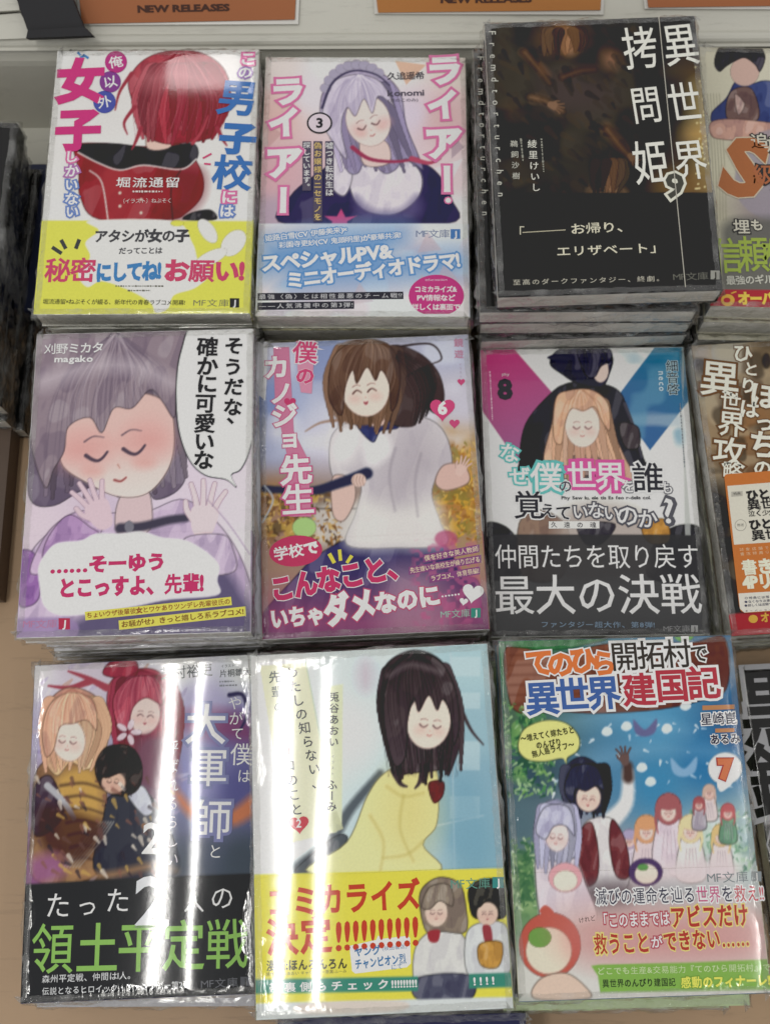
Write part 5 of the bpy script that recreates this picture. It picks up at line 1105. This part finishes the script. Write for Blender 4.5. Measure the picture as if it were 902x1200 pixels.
def top_book(c, q, label, spine, wave, tilt, seed, group='shrink wrapped paperbacks stacked on the display table'):
    """q: measured centre of the front sheet (mm) and its turn, tip and lean (degrees)"""
    x, y, z, a, tx, ty = q
    R = (Matrix.Rotation(math.radians(a), 3, 'Z') @ Matrix.Rotation(math.radians(tx), 3, 'X') @ Matrix.Rotation(math.radians(ty), 3, 'Y'))
    root = thing('paperback_book', label, 'book', group)
    p = Vector((x, y, z)) / 1000 - R @ Vector((0, 0, T0))
    root.matrix_world = Matrix.Translation(p) @ R.to_4x4()
    pr = dict(film_seed=float(seed), film_crinkle={5: 2.2, 7: .8, 9: 1.0, 3: .8, 11: 1.5}.get(seed // 5, .2), film_wave=float(wave), film_tilt=[float(tilt[0]), float(tilt[1]), 0.0])
    cov = link('cover', colour_mesh(jacket_mesh(T0), albedo(hexc(spine), c.gain)), M_PRINT, root, **pr)
    link('page_block', page_mesh(T0), M_PAGE, root)
    by = c.band_y
    link('cover_picture', picture_mesh(c, 0.15, by, T0 + .00003, T0), M_PRINT, cov, **pr)
    bc = np.mean(c.I[int(by / 149 * c.ny) + 6:, -4:].reshape(-1, 3), 0)
    band = link('paper_band', colour_mesh(band_mesh(T0, by), albedo(bc, c.gain)), M_PRINT, root, **pr)
    link('band_picture', picture_mesh(c, by, 148.7, T0 + .00025, T0), M_PRINT, band, **pr)
    for nm, ink in c.parts.items():
        on_band = nm in ('band_lettering', 'imprint_mark')
        V = ink.v
        lift = T0 + .00025 if (on_band or nm in ('speech_lettering',)) else T0 + .00003
        for vv in V:
            yy = (BH / 2 - vv[:, 1]) * 1000
            vv[:, 2] += T0 + .00025
        ink.build(nm, band if on_band else cov, pr)
    fm = film_mesh(seed * 7 + 1, T0); link('shrink_wrap', fm, M_FILM, root)
    return root

def stack_below(top, q, n_label, base_z, spine, offs, seed, gain=1.0, t=None):
    """the copies underneath, each a wrapped book of its own, down to the table"""
    x, y, z, a, tx, ty = q
    room = z / 1000 - T0 - base_z - .0012
    n = max(1, int(round(room / (T0 + .0009)))); step = room / n; s = (step - .0007) / T0
    key = spine
    if key not in JACKETS: JACKETS[key] = colour_mesh(jacket_mesh(T0), albedo(hexc(spine), gain))
    r = random.Random(seed); out = []
    ords = ['second', 'third', 'fourth', 'fifth', 'sixth', 'seventh', 'eighth', 'ninth']
    for i in range(n):
        root = thing('paperback_book', '%s book down under the %s' % (ords[i], n_label), 'book', 'shrink wrapped paperbacks stacked on the display table')
        ox, oy, oa = offs[i] if i < len(offs) else (r.uniform(-2.0, 2.0), r.uniform(-1.5, 1.0), r.uniform(-.8, .8))
        ax = math.radians(a)
        dx, dy = ox * math.cos(ax) - oy * math.sin(ax), ox * math.sin(ax) + oy * math.cos(ax)
        zz = base_z + (n - 1 - i) * step + .0005
        # the top copy's sheet is tipped a little; those below lie flat
        root.location = ((x + dx) / 1000, (y + dy) / 1000, zz); root.rotation_euler = (0, 0, math.radians(a + oa)); root.scale = (1, 1, s)
        pr = dict(film_seed=float(seed + i * 3), film_wave=.0002, film_tilt=[0.0, 0.0, 0.0])
        link('cover', JACKETS[key], M_PRINT, root, **pr); link('page_block', page_mesh(T0), M_PAGE, root)
        f = link('shrink_wrap', FILMS[(seed + i) % 4], M_FILM, root)
        out.append(root)
    return out

QS = {1: (-125.446, 308.226, 8.278, 0.048, 0.41, -0.154), 2: (-18.271, 309.545, 1.042, -0.116, -0.366, 0.532), 3: (96.711, 310.746, 24.986, 1.363, 1.354, -0.972), 4: (-121.564, 151.701, 5.814, 1.681, -0.93, 0.371), 5: (-14.719, 154.67, -10.485, 2.806, -0.539, 0.503), 6: (94.686, 157.709, -30.623, 0.913, 0.156, 0.333), 7: (-117.854, -3.822, -24.609, 2.779, -0.56, -1.616), 8: (-10.077, -3.861, 10.425, 2.938, -0.209, -1.024), 9: (98.523, 2.181, 4.96, 1.872, -0.022, 2.236), 10: (206.986, 313.81, -0.4, -1.962, 0, 0), 11: (204.414, 159.418, -23.54, 3.496, 0, 0), 12: (228.0, 0.0, -60.0, 3.8, 0, 0)}
WAVES = {7:(.00022,(.037,0)),8:(.00018,(-.042,0)),9:(.00010,(.0,0))}
BASE = FLOOR_Z + .0005
# name, builder, short name used in labels, label of the top copy, spine colour, wave, tilt, lower offsets
SPEC = [
 (1, cover_school, 'white cover with the big pink and blue title', 'white paperback with pink and blue title columns and a yellow and white paper band', 'd8d8d0', .00006, (0.0, 0.0), [(2,-.5,.3),(1,0,-.4)]),
 (2, cover_maid, 'lilac cover with the blue band', 'lilac and pink paperback with a round pink spot on its pale blue band', 'c8c8b8', .00006, (0, 0), [(1,.5,.2)]),
 (3, cover_dark, 'near black cover', 'near black paperback with pale thin title columns lying on a stack of dark copies', '2c2a26', .0001, (0, 0), [(-6.0,-1.5,-1.2),(-5,-1,-1.0),(-6,-3,.5)]),
 (4, cover_violet, 'mauve cover with the speech balloon', 'mauve paperback with a white speech balloon and a white cloud of pink lettering', 'dcdce0', .00006, (0, 0), [(5,0,-.5),(7,-1,.6),(6,1,-.3)]),
 (5, cover_tennis, 'sky blue and red cover', 'sky blue paperback with a white shirted figure and slanted red and white lettering', 'c8c8cc', .00009, (0, 0), [(-1,1,-.8),(-3,0,-1.5)]),
 (6, cover_cross, 'white cover crossed by pink and blue', 'white paperback crossed by pink and blue diagonals with a charcoal band', 'c4c8c4', .00009, (0, 0), [(4,1,.4)]),
 (7, cover_general, 'violet cover with green lettering', 'violet paperback with a charcoal band and large green lettering, near left corner', '5c5c70', .00016, (0, 0), [(5,-6,-2.2),(6,-5,-1.5)]),
 (8, cover_cardigan, 'pale blue cover with the yellow band', 'pale blue paperback with a yellow cardigan figure and a yellow band with red lettering', 'c8d4d4', .00016, (0, 0), [(1,1,.3)]),
 (9, cover_village, 'cover with the wooden title board', 'blue paperback with a wooden title board and a green note on its band', '4c6c84', .00009, (0, 0), [(-4.5,-6.5,-.3),(-9,-9.5,-.6),(-7,-12,.5)]),
 (10, cover_rank, 'cream cover cut by the photo edge', 'cream paperback with a big brown letter S and green lettering, cut by right edge', 'a8a490', .00006, (0, 0), [(0,-1,.3),(1,-4,.3)]),
 (11, cover_conquest, 'brown cover holding the orange card', 'brown paperback with white brush lettering under an orange and white leaflet card', '5c5040', .00006, (0, 0), [(-1,0,.2),(-1.5,0,.2)]),
 (12, cover_black, 'black and silver cover', 'silver grey paperback with heavy black characters, cut by the right edge', '34343a', .00008, (0, 0), [(0,1,.2)]),
]
SPINE_LOW = {1: 'd4d4cc', 2: 'c8c090', 3: '2c2a26', 4: 'd0d0d8', 5: 'c8a0b0', 6: 'b8bcb4', 7: 'b8b8c0', 8: 'b8c4c4', 9: 'a8bc8c', 10: 'a8a490', 11: '8c8c78', 12: '4c4c50'}
TOPS = {}
for k, fn, short, label, spine, wave, tilt, offs in SPEC:
    c = fn(); q = QS[k]
    TOPS[k] = top_book(c, q, label, spine, WAVES.get(k, (wave, tilt))[0], WAVES.get(k, (wave, tilt))[1], k * 5)
    # room the tip and lean of the top copy needs so that it rests on the next one
    lean = (abs(math.sin(math.radians(q[4]))) * BH / 2 + abs(math.sin(math.radians(q[5]))) * BW / 2) * 1000
    qq = (q[0], q[1], q[2] - lean, q[3], 0, 0)
    low = stack_below(TOPS[k], qq, short, BASE, SPINE_LOW[k], offs, k * 11, c.gain)
    if k == 3:
        # the second dark copy shows the left strip of its cover with the same spaced letters
        c2 = Cover([(570,27),(813,18),(847,339),(582,351)], (2.492,540,0), .86); c2.use('subtitle_lettering')
        c2.V('Fremdtorturchen', 95, 78, 118, 585, 28, 'c0c0b4', 0)
        ink = c2.parts['subtitle_lettering']
        for vv in ink.v: vv[:, 2] += T0
        ink.build('subtitle_lettering', low[0], dict(film_seed=3.0, film_wave=.0001, film_tilt=[0.0, 0.0, 0.0]))

# thin raised seam of the film on the dark book
c = Cover([(570,27),(813,18),(847,339),(582,351)], (2.492,540,0), .86); c.use('film_seam'); c.z = .0005
c.bar(575, 40, 655, 838, 2.6, 'a8a498'); ink = c.parts['film_seam']
for vv in ink.v: vv[:, 2] += T0
ink.build('film_seam', TOPS[3], dict(film_seed=3.0, film_wave=.0001, film_tilt=[0.0, 0.0, 0.0]))

# ------------------------------------------------------------------ orange leaflet card tucked under the film of the brown book
card = thing('leaflet_card', 'orange and white leaflet card with black lettering lying on the brown paperback', 'card')
card.matrix_world = TOPS[11].matrix_world.copy()
cc = Cover([(809,405),(1050,391),(1117,731),(857,746)], (5.0,780,540), .88); cc.z = .0006; cc.use('card_sheet')
pr11 = dict(film_seed=55.0, film_wave=.00006, film_tilt=[0.0, 0.0, 0.0])
outl = [(338,95),(345,82),(360,78),(1150,20),(1165,35),(1260,820),(1240,850),(460,892),(435,880),(425,850)]
cc.shape(outl, 'c06c34')
cc.shape([(355,148),(1150,85),(1195,440),(395,492)], 'c8c4b4', .00006); cc.shape([(420,778),(1230,730),(1242,835),(455,890),(430,868)], 'ccc8bc', .00006)
cc.parts['card_lettering'] = Ink(); cc.use('card_lettering'); cc.z = .00072; kk = '38342e'
cc.H('ひとりぼっちの', 465, 205, 950, 165, 66, kk, .06); cc.H('異世界攻略', 470, 262, 870, 232, 66, kk, .06); cc.H('泣く少女の特典', 478, 312, 760, 292, 38, kk, .04)
cc.H('ひとりぼっちの', 482, 378, 960, 340, 66, kk, .06); cc.H('異世界攻略', 495, 440, 900, 408, 66, kk, .06)
cc.shape([(378,182),(445,177),(446,207),(380,212)], 'a8a498'); cc.H('特典', 390, 195, 434, 192, 18, kk)
cc.disc(433, 378, 34, 34, '8c887c', 0); cc.disc(433, 378, 31, 31, 'c8c4b4', .00003); cc.H('限定', 412, 378, 455, 376, 18, kk)
cc.H('対象店舗でお買い上げの方に', 420, 522, 900, 490, 20, 'dcb48c'); cc.H('書店特典リーフレットを進呈', 424, 548, 900, 516, 20, 'dcb48c')
cc.H('書き下ろし', 438, 628, 900, 596, 88, 'd8d0b8', .05, sy=1.1); cc.H('4Pリーフレット', 445, 715, 1050, 675, 96, 'd8d0b8', .06)
for i, t in enumerate(('○特典には限りがございます。', '●なくなり次第、終了となります。', '●詳しくは店頭で、ご確認ください。')): cc.H(t, 455, 806 + i * 22, 800, 788 + i * 20, 17, '4c4c60', .02)
cc.H('オーバーラップ文庫 書店用特典', 455, 882, 850, 862, 14, kk)
for nm in ('card_sheet', 'card_lettering'):
    ink = cc.parts[nm]
    for vv in ink.v: vv[:, 2] += T0
    ink.build(nm, card, pr11)

# ------------------------------------------------------------------ the setting: table, riser and its shelf edge
def structure(name, me, m): return link(name, me, m, None, kind='structure')
RY = 0.394                                   # front of the riser behind the back row
structure('table_top', box_mesh('table', -.55, .75, -.45, RY + .03, FLOOR_Z - .03, FLOOR_Z), M_TABLE)
fy = on_plane(40, 197, z=FLOOR_Z).y
structure('riser_foot', box_mesh('foot', -.55, .75, fy, RY + .001, FLOOR_Z + .0001, FLOOR_Z + .0004), M_RISER)
# riser: upright face, rounded nose and the sloping price rail above it
def zy(px, py, y): return on_plane(px, py, y=y)
z_nose = on_plane(451, 58, y=RY).z
prof = [(RY, FLOOR_Z), (RY, z_nose - .012)]
for k in range(6): a = PI - PI / 2 * k / 5; prof.append((RY + .010 + .010 * math.cos(a), z_nose - .012 + .012 * math.sin(a)))
rail_y = on_plane(451, 33, z=z_nose + .004).y; prof += [(rail_y - .010, z_nose + .0005)] + [(rail_y - .005 - .0035 * math.cos(u), z_nose + .001 + .0035 * math.sin(u)) for u in np.linspace(0, PI * .8, 7)] + [(rail_y, z_nose + .004), (rail_y + .055, z_nose + .034), (rail_y + .058, z_nose + .030), (rail_y + .5, z_nose + .030), (rail_y + .5, FLOOR_Z)]
structure('display_riser', profile_mesh('riser', prof, -.55, .75, axis='x'), M_RISER)
# the left block of the riser stands slightly proud
def on_rail(px, py):
    """point of the sloping rail face seen at this place of the photograph"""
    d = CAMR @ Vector(((px - 451) / FPX, (600 - py) / FPX, -1.0)); o = Vector((0, 0, CAM_H))
    n = Vector((0, -.030, .055)).normalized(); p0 = Vector((0, rail_y, z_nose + .004))
    return o + d * ((p0 - o).dot(n) / d.dot(n))
def slab_on_rail(name, quad, th, lift, m, parent, round_=0):
    n = Vector((0, -.030, .055)).normalized()
    P = [on_rail(*p) + n * lift for p in quad]; Q = [p + n * th for p in P]; k = len(P)
    me = mesh(name, P + Q, [tuple(range(k - 1, -1, -1)), tuple(range(k, 2 * k))] + [(i, (i + 1) % k, k + (i + 1) % k, k + i) for i in range(k)])
    import bmesh
    bm = bmesh.new(); bm.from_mesh(me); bmesh.ops.recalc_face_normals(bm, faces=bm.faces); bm.to_mesh(me); bm.free()
    return link(name, me, m, parent)
def rail_text(text, x0, y0, x1, y1, size_px, lift, m, parent, name, bold=.03):
    n = Vector((0, -.030, .055)).normalized(); a = on_rail(x0, y0); b = on_rail(x1, y1)
    ux = (b - a).normalized(); uy = n.cross(ux).normalized(); Ln = (b - a).length
    up = (on_rail(x0, y0 - size_px) - a).length
    ws = [glyph(ch, 0)[2] if ch != ' ' else .3 for ch in text]; tot = sum(ws); t = 0; V = []; F = []; k = 0
    sx = Ln / tot
    for ch, w_ in zip(text, ws):
        if ch != ' ':
            co, fs, _ = glyph(ch, bold); cpos = a + ux * (Ln * (t + w_ / 2) / tot) + n * lift
            for v in co: V.append(cpos + ux * (v[0] * sx) + uy * (v[1] * up) + n * (v[2] * up))
            F += [tuple(i + k for i in f) for f in fs]; k += len(co)
        t += w_
    return link(name, mesh(name, V, F), m, parent)
def sign(label, xl, yl, xr, yr, m, words, wx, extra=None):
    s = thing('rail_sign', label, 'sign', 'orange new release signs on the shelf edge')
    slab_on_rail('sign_holder', [(xl - 4, yl - 1), (xl - 10, -70), (xr + 8, -70), (xr + 4, yr + 4)], .0012, .0006, M_CLEAR, s)
    slab_on_rail('sign_card', [(xl, yl - 2), (xl - 10, -66), (xr + 4, -66), (xr, yr - 1)], .0006, .0022, m, s)
    rail_text(words, wx[0], wx[1], wx[2], wx[3], 11, .0030, M_BROWN, s, 'sign_lettering', .05)
    if extra: rail_text(extra[0], extra[1], extra[2], extra[3], extra[4], 34, .0030, M_BROWN, s, 'sign_heading', .06)
    return s
sign('orange sign reading NEW RELEASES at the left of the shelf edge', 98, 31, 346, 25, M_ORANGE_RED, 'NEW RELEASES', (163, 12, 270, 10), ('新刊コーナー', 145, -17, 300, -19))
sign('orange sign above the gap between lilac and near black paperbacks', 443, 18, 702, 14, M_ORANGE, 'NEW RELEASES', (516, 1, 622, 0), ('新刊コーナー', 496, -29, 650, -30))
sign('orange sign at the right end of the shelf edge', 758, 12, 990, 8, M_ORANGE_RED, 'NEW RELEASES', (830, -6, 930, -8))
# black bracket hooked over the shelf edge
br = thing('shelf_bracket', 'black plastic bracket hooked over the shelf edge beside the first sign', 'bracket')
slab_on_rail('bracket_arm', [(44, 46), (28, 0), (16, -50), (80, -50), (92, 0), (110, 47)], .004, .0096, M_BLACK, br)
slab_on_rail('bracket_foot', [(42, 51), (44, 42), (108, 38), (118, 48)], .006, .0096, M_BLACK, br)
# left riser block joint
jb = thing('riser_block', 'pale block of the riser left of the black bracket', 'panel')
slab_on_rail('block_face', [(-60, 51), (-70, 26), (29, 18), (44, 47)], .006, .0002, M_RISER, jb)
slab_on_rail('block_ridge', [(-60, 21), (-70, -40), (20, -40), (30, 16)], .009, .0002, M_RISER, jb)
jt = structure('riser_joint', mesh('joint', [(*on_plane(82, 58, y=RY - .0004)[:],), (*on_plane(84.5, 58, y=RY - .0004)[:],), (*on_plane(80, 140, y=RY - .0004)[:],), (*on_plane(78.5, 140, y=RY - .0004)[:],)], [(0, 1, 2, 3)]), M_BLACK)

# ------------------------------------------------------------------ what stands at the left edge
nb = thing('gap_shade_block', 'low navy box in the shade left of the white paperback stack', 'box')  # added block: the shaded floor of the gap, made as a navy shape
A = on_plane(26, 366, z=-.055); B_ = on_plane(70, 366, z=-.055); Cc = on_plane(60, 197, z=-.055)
link('shade_block_body', box_mesh('navy', A.x - .006, B_.x + .004, A.y, Cc.y, FLOOR_Z + .0005, -.055), M_NAVY, nb)
link('shade_block_top', box_mesh('navy_top', A.x - .0066, B_.x + .0046, A.y - .0006, Cc.y + .0006, -.0548, -.052), M_NAVY, nb)
# a stack of dark wrapped books further left, mostly outside the picture
gx = on_plane(8, 250, z=-.02).x
darkj = colour_mesh(jacket_mesh(T0), albedo(hexc('34322f')))
for i in range(5):
    d = thing('paperback_book', '%s dark wrapped book counted upward in the stack at the left edge' % ['lowest', 'second', 'third', 'fourth', 'uppermost'][i], 'book', 'dark wrapped books at the left edge')
    r = random.Random(i + 70)
    d.location = (gx - BW / 2 + r.uniform(-.003, .002) + .004, .275 + r.uniform(-.002, .002), BASE + i * .0145); d.rotation_euler = (0, 0, math.radians(r.uniform(-2, 1)))
    link('cover', darkj, M_PRINT, d, film_seed=float(i), film_wave=.0001, film_tilt=[0.0, 0.0, 0.0]); link('page_block', page_mesh(T0), M_PAGE, d); link('shrink_wrap', FILMS[i % 4], M_FILM, d)
# soft shade at the left of the table, built as an added dark slab
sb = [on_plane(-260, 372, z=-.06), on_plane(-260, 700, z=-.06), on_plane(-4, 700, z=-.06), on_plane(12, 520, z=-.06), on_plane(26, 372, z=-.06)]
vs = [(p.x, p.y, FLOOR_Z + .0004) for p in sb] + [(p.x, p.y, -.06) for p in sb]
db = thing('table_shade_slab', 'dark brown board lying on the tan table top at the left edge', 'board')
link('shade_slab_body', mesh('board', vs, [(4, 3, 2, 1, 0), (5, 6, 7, 8, 9)] + [(i, (i + 1) % 5, 5 + (i + 1) % 5, 5 + i) for i in range(5)]), M_TABLE_SHADE, db)

# the next row toward the viewer: only the back edge of one navy book shows
q = on_plane(476, 1190, z=-.010)
nbk = thing('paperback_book', 'navy wrapped book peeping in at the bottom edge below the yellow banded paperback', 'book')
nbk.location = (q.x, q.y - BH / 2, -.010 - T0); nbk.rotation_euler = (0, 0, math.radians(1.5))
link('cover', colour_mesh(jacket_mesh(T0), albedo(hexc('303858'))), M_PRINT, nbk, film_seed=9.0, film_wave=.0001, film_tilt=[0.0, 0.0, 0.0]); link('page_block', page_mesh(T0), M_PAGE, nbk); link('shrink_wrap', FILMS[1], M_FILM, nbk)
zz = -.010 - T0
i = 0
while zz - FLOOR_Z > .012:
    h_ = .0140
    zz -= h_; i += 1
    d = thing('paperback_book', '%s book below the navy one at the bottom edge' % ['first', 'second', 'third', 'fourth', 'fifth'][i - 1], 'book')
    d.location = (q.x + .001 * i, q.y - BH / 2 - .004, zz + .0003); d.rotation_euler = (0, 0, math.radians(1.5))
    link('cover', JACKETS[SPINE_LOW[8]], M_PRINT, d, film_seed=9.0, film_wave=.0001, film_tilt=[0.0, 0.0, 0.0]); link('page_block', page_mesh(T0), M_PAGE, d); link('shrink_wrap', FILMS[i % 4], M_FILM, d)

bpy.data.objects.remove(_go)
